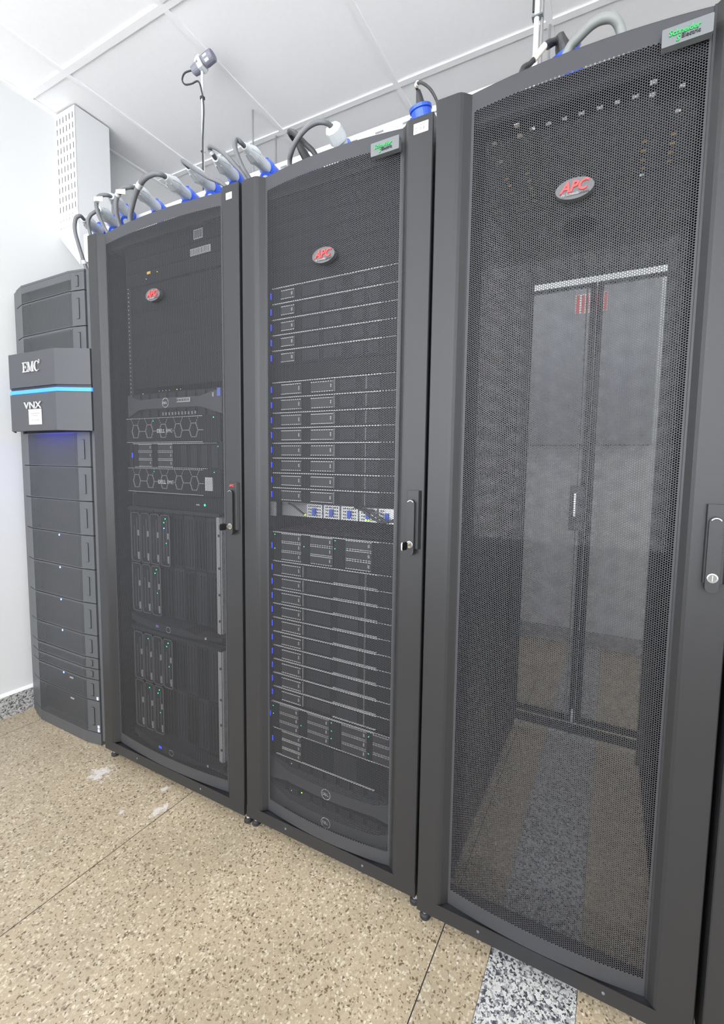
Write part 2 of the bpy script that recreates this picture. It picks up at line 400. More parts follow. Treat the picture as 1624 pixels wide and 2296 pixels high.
LL = {(2, 4): 'square white ceiling light panel, its corner showing at the top edge of the view', (2, 2): 'square white ceiling light panel over the aisle, two tiles before the corner one', (6, 4): 'square white ceiling light panel at the right, level with the rack fronts', (3, 7): 'square white ceiling light panel behind the racks, the left one', (5, 7): 'square white ceiling light panel behind the racks, the right one', (6, 2): 'square white ceiling light panel over the aisle at the right'}
for i in range(len(XB)-1):
    for j in range(len(YBR)-1):
        if (i, j) in LAMPS: lamp_thing(i, j, LL.get((i, j), 'x')); continue
        MB().box(XB[i]+(.0125 if i else .022), XB[i+1]-.0125, YBR[j]+.0125, YBR[j+1]-.0125, ZC+.0055, ZC+.02).build('ceiling_tile', 'tile', ce)

# ---- white slotted duct cover on the left wall
def duct():
    x0, x1, y0, y1, zt = XL, -.535, .252, .398, ZC-.001
    t = empty('duct_cover', (x0, y0, zt), 'tall white metal duct cover with rows of slots on the left wall', 'duct')
    ox, oy, oz = x0, y0, zt
    holes = []
    for c in range(6):
        for r in range(10):
            u = .016+c*.0253; z1 = -.024-r*.0432-c*.0
            holes.append((u, u+.0062, z1-.026, z1))
    for c in range(6):
        u = .016+c*.0253; holes.append((u, u+.0035, -.470-.012, -.470))
    plate((0, x1-x0), (-.452-.06, 0), holes, lambda u, v, s: (u, .0012*s, v)).build('slotted_face', 'duct', t)
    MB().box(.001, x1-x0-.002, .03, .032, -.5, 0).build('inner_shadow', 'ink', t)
    b = MB()
    for c in range(6):
        u = .018+c*.0253
        for zz in (-.455, -.505):
            b.lathe((u, .001, zz), (0, -1, .4), [(0, .0085), (.004, .008), (.009, .005), (.011, .001)], 10)
    b.build('louvre_cap', 'duct', t)
    m = MB(); zb0, zb1 = 2.246-oz, 2.09-oz
    m.add([(0, 0, -.512), (x1-x0, 0, -.512), (x1-x0, 0, zb1), (0, 0, zb0)], [(0, 1, 2, 3)])
    D = y1-y0
    m.add([(x1-x0, 0, 0), (x1-x0, D, 0), (x1-x0, D, zb1-.10), (x1-x0, 0, zb1)], [(0, 1, 2, 3)])
    m.add([(0, 0, zb0), (x1-x0, 0, zb1), (x1-x0, D, zb1-.10), (0, D, zb0-.10)], [(0, 1, 2, 3)])
    m.add([(0, D, 0), (x1-x0, D, 0), (x1-x0, D, zb1-.10), (0, D, zb0-.10)], [(0, 1, 2, 3)])
    m.build('duct_body', 'duct', t)
duct()

# ================================================================== RACKS
def bulge(xa, xb, edge, mid):
    def f(x):
        t = np.clip((x-xa)/(xb-xa), 0, 1); return edge+(mid-edge)*(1-(2*t-1)**2)
    return f
POST_L = [(0, .030), (0, .002), (.002, 0), (.048, 0), (.056, .0012), (.062, .0045), (.0745, .0150), (.0775, .0170), (.0775, .024), (.060, .024), (.050, .030)]
PITCH = .0047
def rack(x0, yf, w, label, right_clear=False):
    t = empty('server_rack', (x0, yf, 0), label, 'rack', None)
    a, b = .085, w-.0835
    # door stiles
    MB().prism(POST_L, .083, 1.985, 'z').build('door_stile', 'rack', t)
    PR = [(w-.0845, .024), (w-.0845, .0135), (w-.0805, .0135), (w-.0795, .0125), (w-.070, .0035), (w-.064, .0004), (w-.060, 0), (w-.002, 0), (w, .002), (w, .030), (w-.05, .030), (w-.06, .024)]
    MB().prism(PR, .083, 1.985, 'z').build('door_stile', 'rack', t)
    # perforated sheet
    yfn = bulge(.0775, w-.0845, .016, .0005)
    hexsheet('perforated_panel', a-.002, w-.0875, .1225, 1.951, PITCH, .735, yfn, .0775, w-.0845, .0845, 1.984, 'sheet', t)
    n = 28; xs = np.linspace(.0775, w-.0845, n)
    for z, dz in ((1.984, .001), (.0840, .0005)):
        V = []; top = MB()
        for x in xs: V += [(x, float(yfn(x)), z+dz), (x, .024, z+dz), (x, float(yfn(x)), z), (x, .024, z)]
        top.add(V, [(4*i, 4*i+4, 4*i+5, 4*i+1) for i in range(n-1)]+[(4*i+2, 4*i+3, 4*i+7, 4*i+6) for i in range(n-1)]+[(4*i, 4*i+2, 4*i+6, 4*i+4) for i in range(n-1)])
        top.build('sheet_return', 'rack', t)
    # bottom rail: thin lipped channel
    m = MB(); m.box(0, w, 0, .0018, .045, .083); m.box(0, w, .0018, .03, .045, .047); m.box(0, .05, .0018, .03, .081, .083); m.box(w-.05, w, .0018, .03, .081, .083)
    m.box(0, .0015, .0018, .03, .047, .081); m.box(w-.0015, w, .0018, .03, .047, .081)
    br = m.build('bottom_rail', 'rack', t)
    MB().box(.05, w-.05, .0020, .034, .0475, .074).build('rail_gap_shade', 'ink', t)  # black block standing in for the shade in the gap under the door
    for fx in (.27, .73):
        MB().lathe((w*fx, .0, .066), (0, -1, 0), [(0, .0035), (.0012, .0035), (.002, .002)], 10).build('screw', 'plate', br)
    # frame
    D = 1.0
    m = MB()
    for xx in (0.004, w-.052):
        for yy in (.034, D-.04): m.box(xx, xx+.048, yy, yy+.03, .05, 1.972)
    m.box(.052, w-.052, .036, .052, 1.935, 1.974); m.box(.052, w-.052, .036, .07, .055, .081)
    m.box(.052, w-.052, D-.04, D-.01, 1.962, 1.972) if not right_clear else None; m.box(.052, w-.052, D-.04, D-.01, .05, .075)
    for xx in (.004, w-.052): m.box(xx, xx+.048, .064, D-.04, .05, .07)
    m.build('frame', 'inner', t)
    MB().box(0.0015, .004, .031, D, .05, 1.975).build('side_panel', 'inner', t)
    MB().box(w-.004, w-.0015, .031, D, .05, 1.975).build('side_panel', 'inner', t)
    # feet
    for fx in (.012, w-.012):
        for fy in (.03, D-.04):
            f = MB().lathe((fx, fy, 0), (0, 0, 1), [(0, .0125), (.003, .0145), (.011, .0135), (.014, .010), (.0145, .001)], 18).build('levelling_foot', 'rubber', t)
            g = MB(); g.lathe((fx, fy, .0146), (0, 0, 1), [(0, .0082), (.0065, .0082), (.0066, .0045), (.05, .0045)], 6); g.build('bolt', 'zinc', f)
    # door handle at right stile
    hx0, hx1 = w-.044, w-.0065
    h = MB(); z0, z1 = .957, 1.119
    h.prism([(hx0, -.0), (hx0+.001, -.0085), (hx1-.006, -.0085), (hx1, 0)], z0+.018, z1-.004, 'z')
    h.prism([(hx0, -.0), (hx0+.001, -.0085), (hx1-.006, -.0085), (hx1, 0)], z1-.004, z1, 'z')
    hb = h.build('handle_plate', 'black' if False else 'rack', t, bevel=.0012)
    MB().rrect(hx0+.0035, hx1-.0125, z0+.002, z1-.022, .0105, -.0165, -.0087, k=6).build('lever', 'rack', hb, bevel=.0015)
    MB().rrect(hx0+.002, hx1-.011, z0+.012, z1-.0195, .0115, -.0089, -.0086, k=8).build('lever_gap', 'ink', hb)
    c = MB(); cxh = (hx0+hx1-.009)/2
    seg = 8
    for k in range(seg):
        a0, a1 = math.radians(35+110*k/seg), math.radians(35+110*(k+1)/seg); r0, r1 = .0085, .0098; cz = z1-.0335
        c.add([(cxh+r*math.cos(q), -.0172, cz+r*math.sin(q)) for r, q in ((r0, a0), (r1, a0), (r1, a1), (r0, a1))], [(0, 1, 2, 3)])
    c.build('chrome_edge', 'chrome', hb)
    lk = MB(); lz = .986
    lk.lathe((cxh, -.0165, lz), (0, -1, 0), [(0, .0088), (.0012, .0088), (.0013, .0072), (.0008, .0071)], 24)
    lk.lathe((cxh, -.0168, lz), (0, -1, 0), [(0, .0070), (.0006, .0068)], 20, 1)
    lk.box(cxh-.0008, cxh+.0006, -.0182, -.0165, lz-.005, lz+.005, 2)
    lk.build('lock', ['chrome', 'plate', 'brass'], hb)
    return t, (hx0, hx1, cxh, lz)
def key(t, g, col, label):
    hx0, hx1, cx, lz = g
    k = MB(); k.box(cx-.0011, cx+.0011, -.030, -.0175, lz-.0035, lz+.0035, 1)
    k.prism([(cx-.0015+0*0, -.030), (cx+.0015, -.030), (cx-.002, -.052), (cx-.006, -.052)], lz-.0075, lz+.0075, 'z', 0)
    k.prism([(cx-.0018, -.0325), (cx+.0012, -.0325), (cx-.0028, -.0495), (cx-.0058, -.0495)], lz-.0098, lz+.0098, 'z', 0)
    k.build('key', [col, 'brass'], t, label=label, bevel=.0008)
def oval(cx, cz, rx, rz, y0, y1, n=40): return [(cx+rx*math.cos(2*math.pi*i/n), cz+rz*math.sin(2*math.pi*i/n)) for i in range(n)]
def badge(t, w):
    cx, cz = w/2+.001, 1.7205; y = -.006
    b = MB(); P = oval(cx, cz, .0355, .0195, 0, 0); b.prism(P, y-.006, y+.006, 'y', smooth=True)
    b = b.build('oval_badge', 'badge', t, bevel=.001)
    text_mesh('lettering', [('APC', cx-.0265, cz-.0058, .0268, .32, .026, .96, 0), ('by Schneider', cx-.0235, cz-.0128, .0078, .2, .008, .85, 1), ('Electric', cx+.0075, cz-.0125, .0068, 0, -.004, .95, 2)], ['red', 'dullsilver', 'plate'], .0018, b, (0, y-.0062, 0))
def nameplate(t, w):
    x0, x1, z0, z1 = w-.164, w-.0865, 1.928, 1.9585; y = .001
    n = MB().rrect(x0, x1, z0, z1, .002, y-.0045, y+.008); n = n.build('maker_plate', 'plate', t, bevel=.0006)
    text_mesh('lettering', [('Schneider', x0+.0105, z0+.0145, .0128, .12, .02, .93, 0), ('Electric', x0+.030, z0+.0065, .0098, 0, .004, .98, 1), ('S', x0+.0225, z0+.0035, .0125, .2, .03, .85, 0)], ['green', 'ink'], .0016, n, (0, y-.0046, 0))
def asset(t, x, z, w=.0235, h=.0165, kind=0):
    a = MB().rrect(x, x+w, z-h, z, .0012, -.0006, 0).build('asset_label', 'label', t)
    p = MB()
    for i in range(7):
        xx = x+w*(.36+.07*i); p.box(xx, xx+w*(.02+.02*((i*5) % 3)), -.0008, -.0006, z-h*.72, z-h*.42)
    p.box(x+w*.1, x+w*.26, -.0008, -.0006, z-h*.5, z-h*.4); p.box(x+w*.1, x+w*.28, -.0008, -.0006, z-h*.78, z-h*.72); p.box(x+w*.4, x+w*.85, -.0008, -.0006, z-h*.24, z-h*.19)
    p.build('barcode_print', 'greyink', a)

R1, g1 = rack(0, 0, .7475, 'wide black server rack, leftmost of the three perforated doors, next to the blue-lit storage cabinet')
R2, g2 = rack(.7554, .0033, .5985, 'black server rack in the middle, packed with thin servers behind its perforated door')
R3, g3 = rack(1.3701, -.0193, .600, 'empty black server rack nearest on the right, room visible through its perforated door', True)
for t, w in ((R1, .7475), (R2, .5985), (R3, .6)): badge(t, w)
nameplate(R2, .5985); nameplate(R3, .6)
asset(R1, .698, 1.963, .024, .019); asset(R2, .5985-.050, 1.971, .0375, .0235)
key(R1, g1, 'black', 'small black-headed key in the lock'); key(R2, g2, 'chrome', 'small bright key in the lock')
text_mesh('handle_lettering', [('APC', g1[0]+.004, 1.107, .0095, .3, .02, 1.0, 0)], ['red'], .0004, R1, (0, -.0086, 0))
# rack 4: only the edge of its frame shows at the lower right
R4 = empty('server_rack', (1.981, -.03, 0), 'black cabinet beyond the right-hand rack, only its edge showing at the lower right', 'rack')
MB().prism([(0, .03), (0, .002), (.002, 0), (.058, 0), (.075, .015), (.0775, .024), (.05, .03)], .083, 1.985).build('door_stile', 'rack', R4)
MB().box(0, .6, 0, .03, .045, .083).build('bottom_rail', 'rack', R4)
MB().box(.0775, .6, .014, .018, .083, 1.985).build('door_panel', 'sheet', R4)
MB().box(0, .003, .031, 1.0, .05, 1.975).build('side_panel', 'inner', R4)
MB().box(0, .6, .031, 1.0, 1.975, 1.98).build('roof_panel', 'inner', R4)
for fx in (.012, .588): MB().lathe((fx, .03, 0), (0, 0, 1), [(0, .0125), (.003, .0145), (.011, .0135), (.014, .01), (.045, .005)], 14).build('levelling_foot', 'rubber', R4)
for fx in (.012, .588): MB().lathe((fx, .96, 0), (0, 0, 1), [(0, .0125), (.003, .0145), (.011, .0135), (.014, .01), (.05, .005)], 14).build('levelling_foot', 'rubber', R4)

# roofs / rear of racks 1 and 2
for t, w in ((R1, .7475), (R2, .5985)):
    MB().box(.001, w-.001, .037, 1.0, 1.968, 1.976).build('roof_panel', 'inner', t)
    MB().box(.001, w-.001, .995, 1.0, .05, 1.965).build('rear_door', 'inner', t)
    for xx in (w/2-.2413-.024, w/2+.2413+.002): MB().box(xx, xx+.024, .068, .070, .075, 1.96).build('mounting_rail', 'inner', t)
# rack 3: cut-out roof, rails, clear pane, split rear doors
W3 = .6
holes = []
def H(xw, yw, s=.0115, d=.0115): holes.append((xw-1.3701-s/2, xw-1.3701+s/2, yw+.0193-d/2, yw+.0193+d/2))
for x in (1.553, 1.590, 1.625, 1.661, 1.699, 1.734, 1.769): H(x, .128)
for x in (1.522, 1.801): H(x, .105, .012, .014); H(x, .137, .012, .014)
for x in (1.460, 1.856):
    for y in (.137, .204, .273, .305, .338, .370): H(x, y)
for x in (1.516, 1.795):
    for y in (.273, .305, .340, .372, .400): H(x, y)
plate((.001, W3-.001), (.052, 1.0), holes, lambda u, v, s: (u, v, 1.976-.002*s)).build('roof_panel', 'inner', R3)
for xx in (W3/2-.2413-.016, W3/2+.2413-.010):
    for yy in (.09, .82):
        MB().box(xx, xx+.026, yy, yy+.002, .075, 1.95).build('mounting_rail', 'inner', R3)
MB().rrect(.07, W3-.07, .105, 1.93, .004, .0615, .0630, k=2).build('clear_pane', 'pane', R3, label='clear inner pane mirroring the perforated door')
def rear(t):
    yr = 1.004
    lx = [(.012, .2985), (.3015, .588)]
    first = None
    flat = lambda x: np.zeros_like(x)
    for k, (xa, xb) in enumerate(lx):
        d = MB(); w = xb-xa
        d.box(0, .022, 0, .018, .075, 1.952); d.box(w-.020, w, 0, .018, .075, 1.952); d.box(.022, w-.020, 0, .018, .075, .098); d.box(.022, w-.020, 0, .018, 1.943, 1.952)
        dr = d.build('rear_door', 'inner', t, (xa, yr, 0))
        if first is None:
            first = hexsheet('perforated_panel', .0225, w-.0205, .099, 1.942, .0052, .84, flat, .022, w-.020, .098, 1.943, 'inner', dr); first.location = (0, .009, 0)
        else:
            c = first.copy(); COL.objects.link(c); c.parent = dr; c.location = (0, .009, 0)
    MB().tube([(.262, yr-.006, .085), (.262, yr-.006, 1.93)], .003, 8).build('latch_rod', 'dullsilver', t)
    MB().box(.235, .295, yr-.03, yr-.001, .93, 1.12).build('latch_case', 'black', t)
    MB().box(.254, .264, yr-.036, yr-.03, .99, 1.09).build('latch_plate', 'zinc', t)
    MB().box(.285, .295, yr-.02, yr-.002, .09, .145).build('latch_foot', 'zinc', t)
rear(R3)

# ================================================================== EQUIPMENT
def U(n): return .04445*n
def led(parent, x, z, m, r=.002, y=-.0015, name='status_light'):
    return MB().lathe((x, y+.001, z), (0, -1, 0), [(0, r), (.0012, r*.8), (.0016, r*.2)], 8).build(name, m, parent)
def bays(parent, cols, rows_, top=.004, h=.0315, latch=True, goldish=False):
    for (xa, xb) in cols:
        for zb in rows_:
            b = MB(); b.box(xa, xb, -.004, .0, zb, zb+h)
            d = b.build('drive_bay', 'black', parent)
            m = MB(); m.box(xa+.001, xb-.001, -.0062, -.004, zb+h-.0028, zb+h-.0012); m.box(xa+.001, xb-.001, -.0062, -.004, zb+.0008, zb+.0022)
            m.build('edge_trim', 'silver' if not goldish else 'dullsilver', d)
            MB().box(xb-.012, xb-.007, -.0055, -.004, zb+h*.35, zb+h*.7).build('latch', 'dullsilver', d)
def server(kind):
    """origin: left ear, front plane, bottom"""
    nU = 2 if kind in 'DEFG' else 1; H_ = U(nU)-.0012
    t = empty('rack_server', (0, 0, 0), 'x', 'server')
    b = MB(); b.box(.018, .4646, .001, .62, 0, H_); b.build('chassis', 'srv', t)
    e = MB(); e.box(0, .0178, -.002, .004, 0, H_); e.box(.4648, .4826, -.002, .004, 0, H_); e.build('mounting_ears', 'srv', t)
    m = MB(); m.box(.020, .393, -.0035, .0015, H_-.0026, H_-.0006); m.box(.3935, .455, -.002, .0015, H_-.0016, H_-.0008)
    m.build('top_lip', 'silver', t)
    MB().box(.0148, .0170, -.0045, -.002, H_*.5-.0085, H_*.5+.0085).build('blue_light_bar', 'blueled', t) if kind != 'F' else MB().box(.0148, .0170, -.0045, -.002, H_*.55-.008, H_*.55+.008).build('blue_light_bar', 'blueled', t)
    g = MB()
    if kind == 'A':
        bays(t, [(.055, .105)], [.006], h=.026)
        for xa in (.13, .205, .30, .345): g.box(xa, xa+(.06 if xa < .3 else .035), -.001, .001, .006, H_-.008)
        for xa in (.120, .240, .345): g.box(xa, xa+.0035, -.0035, .0, .008, .018)
    elif kind == 'B':
        bays(t, [(.055, .131), (.164, .243)], [.005], h=.030)
        for xa, xb in ((.262, .312), (.335, .385)): g.box(xa, xb, -.001, .001, .006, H_-.008)
        MB().box(.2440, .2452, -.005, 0, .004, H_-.006).build('bay_divider', 'dullsilver', t)
        MB().box(.347, .348, -.005, 0, .004, H_-.006).build('bay_divider', 'dullsilver', t)
    elif kind == 'C':
        bays(t, [(.055, .131)], [.005], h=.030)
        for xa, xb in ((.150, .235), (.26, .33)): g.box(xa, xb, -.001, .001, .006, H_-.008)
        MB().box(.1355, .1367, -.005, 0, .004, H_-.006).build('bay_divider', 'dullsilver', t)
        MB().box(.352, .353, -.005, 0, .002, H_-.004).build('bay_divider', 'dullsilver', t)
        m2 = MB(); m2.box(.245, .39, -.0035, .0015, .0008, .0022); m2.build('lower_lip', 'silver', t)
    elif kind == 'D':
        bays(t, [(.055, .131), (.164, .243), (.287, .372)], [.003, .031, .059], h=.0265)
        for x, z in ((.026, .078), (.026, .035), (.137, .05), (.249, .078), (.249, .055)): led(t, x, z, 'greenled', .0016)
    elif kind == 'E':
        bays(t, [(.055, .131), (.164, .243), (.287, .372), (.392, .46)], [.003, .031, .059], h=.0265, goldish=True)
        for x, z in ((.026, .07), (.026, .045), (.137, .035), (.249, .075), (.249, .05), (.249, .027), (.376, .07), (.376, .02)): led(t, x, z, 'greenled', .0016)
    elif kind == 'F':
        bays(t, [(.055, .131)], [.003, .031, .059], h=.0265)
        g.box(.25, .33, -.001, .001, .006, H_-.01)
        m2 = MB(); m2.box(.03, .39, -.0035, .0015, .0008, .0022); m2.build('lower_lip', 'silver', t)
    elif kind == 'G':
        bays(t, [(.055, .131), (.164, .243)], [.003, .031, .059], h=.0265)
        for xa in (.28, .33, .38, .43): g.box(xa, xa+.03, -.001, .001, .006, H_-.008)
        led(t, .46, .075, 'greenled', .0016)
        m2 = MB(); m2.box(.03, .41, -.0035, .0015, .0008, .0022); m2.build('lower_lip', 'silver', t)
    for k in range(0, len(g.v), 8):
        q = MB(); q.add(g.v[k:k+8], g.f[:6]); q.build('grille', 'srv2', t)
    return t
XE2, YS2 = .8134, .0450
protoA = server('A'); protoB = server('B'); protoC = server('C')
OR = ['topmost', 'second', 'third', 'fourth', 'fifth', 'sixth', 'seventh', 'eighth', 'ninth', 'tenth']
def place(proto, first, loc, label, group):
    if first: proto.location = loc; proto['label'] = label; proto['group'] = group
    else: dup(proto, loc, label, group)
for i in range(5): place(protoA, i == 0, (XE2, YS2, 1.646-U(i)), 'slim server with one small drive bay, %s of five high in the middle rack' % OR[i], 'slim servers high in the middle rack')
for i in range(8): place(protoB, i == 0, (XE2, YS2, 1.3765-U(i)), 'slim server with two drive bays, %s of eight such in the middle rack' % OR[i], 'two-bay servers in the middle rack')
for i in range(10): place(protoC, i == 0, (XE2, YS2, .841-U(i)), 'slim server with one drive bay, %s of ten low in the middle rack' % OR[i], 'one-bay servers low in the middle rack')
def one(kind, loc, label):
    t = server(kind); t.location = loc; t['label'] = label; return t
one('D', (XE2, YS2, .886), 'double-height server with three columns of drives, below the dark gap, middle rack')
one('E', (XE2-.004, YS2-.006, .350), 'double-height server with four columns of dull gold drives, middle rack')
one('F', (XE2, YS2, .261), 'double-height server with a single column of drives above the round-logo bezels, middle rack')
one('G', (.133, .05, 1.157), 'double-height server with two columns of drives between the honeycomb bezels, left rack')

def blank(x, y, z, n, label, group):
    t = MB(); H_ = U(n)-.0012; t.box(.0, .4826, 0, .003, 0, H_); t.box(.01, .4726, -.0012, 0, .004, H_-.004)
    o = t.build('blanking_panel', 'srv', None, (x, y, z)); tag(o, label, 'panel', group); return o
for i in range(6): blank(XE2, YS2+.003, 1.6905+U(i), 1, 'plain blanking panel, %s upwards from the slim servers, middle rack' % ['first', 'second', 'third', 'fourth', 'fifth', 'sixth'][i], 'blanking panels at the top of the middle rack')
blank(XE2, YS2+.003, 1.4235, 1, 'plain dark blanking panel between the five and the eight slim servers, middle rack', None)

def bowtie(loc, label, text=True, tags=False, W_=.4826):
    """double-height dark bezel with a lighter band that flares at its ends"""
    t = empty('storage_array', loc, label, 'server'); H_ = U(2)-.0012
    MB().box(.018, .4646, .004, .6, 0, H_).build('chassis', 'srv', t)
    c = H_/2
    def prof(x):
        e = min(x, W_-x); k = max(0, 1-e/.085); return .0165+k*.024
    n = 40; V = []; xs = [W_*i/(n-1) for i in range(n)]
    def yb(x): return -.022*(1-(2*x/W_-1)**2)-.004
    for x in xs: V += [(x, yb(x), c-prof(x)), (x, yb(x), c+prof(x)), (x, .004, c-prof(x)), (x, .004, c+prof(x))]
    Fc = []
    for i in range(n-1): a = 4*i; Fc += [(a, a+4, a+5, a+1), (a+1, a+5, a+7, a+3), (a, a+2, a+6, a+4)]
    Fc += [(0, 1, 3, 2), (4*n-4, 4*n-2, 4*n-1, 4*n-3)]
    b = MB().add(V, Fc).build('bezel_band', 'sheet', t)
    g = MB()
    for i in range(9):
        x = .03+i*.048; g.box(x, x+.036, 0, .004, .004, H_-.004)
    g.build('drive_row', 'srv2', t)
    r = MB(); cx = W_/2; yy = yb(cx)
    A = [(cx+.0165*math.cos(2*math.pi*i/28), c+.0165*math.sin(2*math.pi*i/28)) for i in range(28)]; B = [(cx+.0145*math.cos(2*math.pi*i/28), c+.0145*math.sin(2*math.pi*i/28)) for i in range(28)]
    r.add([(p[0], yy-.001, p[1]) for p in A]+[(p[0], yy-.001, p[1]) for p in B], [(i, (i+1) % 28, 28+(i+1) % 28, 28+i) for i in range(28)]); r.prism(B, yy-.0006, yy+.001, 'y', 1)
    lg = r.build('round_logo', ['silver', 'ink'], b)
    text_mesh('logo_letters', [('DELL', cx-.0125, c-.004, .0115, 0, .01, .85, 0)], ['silver'], .0006, b, (0, yy-.0008, 0))
    led(t, .10, H_-.004, 'zinc', .002, -.012)
    if tags:
        MB().box(.285, .362, yb(.32)-.0012, yb(.32)-.0005, c-.001, c+.0125).build('barcode_label', 'label', b)
        p = MB()
        for i in range(16): p.box(.289+i*.0045, .2905+i*.0045+.0008*(i % 3), yb(.32)-.0015, yb(.32)-.0012, c+.0015, c+.010)
        p.build('barcode_print', 'ink', b)
        MB().box(.430, .455, -.010, -.009, c+.013, c+.026).build('sticker', 'dullsilver', b)
        MB().box(.4665, .4815, -.0075, -.0065, c+.014, c+.040).build('blue_sticker', 'bluetag', t)
        for i in range(6): led(t, .2+i*.018+(i > 3)*.02, H_-.001, 'zinc' if i != 4 else 'limeled', .0012, -.02)
        m = MB()
        for i in range(11): m.box(.19+i*.0165, .19+i*.0165+.004, -.003, .0, .006, .016)
        m.build('port_labels', 'dullsilver', t)
    return t
bowtie((XE2, YS2, .172), 'storage array with flared bezel band, upper of two at the middle rack foot')
x_ = bowtie((XE2, YS2, .083), 'storage array with flared bezel band, lower of two at the middle rack foot')
led(x_, .14, U(2)+.0015, 'limeled', .0022, -.012)
bowtie((.133, .05, 1.335), 'dark storage array with flared grey band, barcode and round logo, left rack', tags=True)

def hexbezel(loc, label, code=False):
    t = empty('rack_server', loc, label, 'server'); H_ = U(2)-.0012
    MB().box(.018, .4646, .004, .6, 0, H_).build('chassis', 'srv', t)
    b = MB().box(.0, .4826, -.012, .004, .0, H_).build('bezel', 'srv', t, bevel=.001)
    m = MB(); m.box(.0, .40, -.0135, -.012, H_-.0022, H_-.0010); m.box(.0, .4, -.0135, -.012, .0008, .002); m.build('bezel_edge', 'silver', t)
    c = H_*.46; rx, rz = .0215, .0235; m = MB(); hexs = [.052, .129, .205, .282, .359]
    def ring(cx, cz, rx, rz, t_=.0016):
        A = [(cx+rx*k, cz+rz*l) for k, l in ((-1, 0), (-.55, 1), (.55, 1), (1, 0), (.55, -1), (-.55, -1))]
        B = [(cx+(rx-t_)*k, cz+(rz-t_)*l) for k, l in ((-1, 0), (-.55, 1), (.55, 1), (1, 0), (.55, -1), (-.55, -1))]
        V = [(p[0], -.0145, p[1]) for p in A]+[(p[0], -.0145, p[1]) for p in B]+[(p[0], -.012, p[1]) for p in A]+[(p[0], -.012, p[1]) for p in B]
        Fc = []
        for i in range(6): j = (i+1) % 6; Fc += [(i, j, 6+j, 6+i), (i, 12+i, 12+j, j), (6+i, 6+j, 18+j, 18+i)]
        m.add(V, Fc)
    for i, x in enumerate(hexs):
        ring(x, c, rx, rz)
        if i < 4: m.box(x+rx-.001, hexs[i+1]-rx+.001, -.0145, -.012, c-.0008, c+.0008)
        for sx in (-1, 1):
            m.add([(x+sx*rx*.55, -.0143, c+rz), (x+sx*rx*.55+.0015, -.0143, c+rz), (x+sx*rx*1.1+.0015, -.0143, H_-.003), (x+sx*rx*1.1, -.0143, H_-.003)], [(0, 1, 2, 3)])
    m.box(hexs[-1]+rx-.001, .405, -.0145, -.012, c-.0008, c+.0008)
    m.build('honeycomb_ribs', 'dullsilver', b)
    text_mesh('lettering', [('DELL', .174, c-.0065, .019, 0, .02, 1.0, 0), ('EMC', .222, c-.0065, .019, 0, -.004, .9, 0)], ['silver'], .0012, b, (0, -.0147, 0))
    led(t, .15, H_-.012, 'greenled', .0013, -.013); led(t, .452, H_-.008, 'greenled', .0018, -.013)
    if code:
        MB().box(.412, .446, -.0150, -.0122, .018, .062).build('barcode_label', 'label', b)
        p = MB()
        for i in range(9): p.box(.414, .444, -.0152, -.0150, .021+i*.0043, .0225+i*.0043)
        p.build('barcode_print', 'greyink', b)
    return t
hexbezel((.133, .052, 1.246), 'server with honeycomb bezel directly under the flared-band array, left rack')
hexbezel((.133, .052, 1.068), 'server with honeycomb bezel and upright barcode label at right, left rack', True)
def kvm():
    t = empty('console_drawer', (.133, .056, 1.0145), 'low dark console drawer with one bright green light above the blade servers', 'console')
    MB().box(0, .4826, 0, .004, 0, .044).build('face', 'srv', t); MB().box(.018, .4646, .004, .5, 0, .043).build('chassis', 'srv', t)
    led(t, .386, .0205, 'greenled', .0042); MB().box(.345, .36, -.0015, 0, .018, .022).build('print', 'dullsilver', t)
kvm()
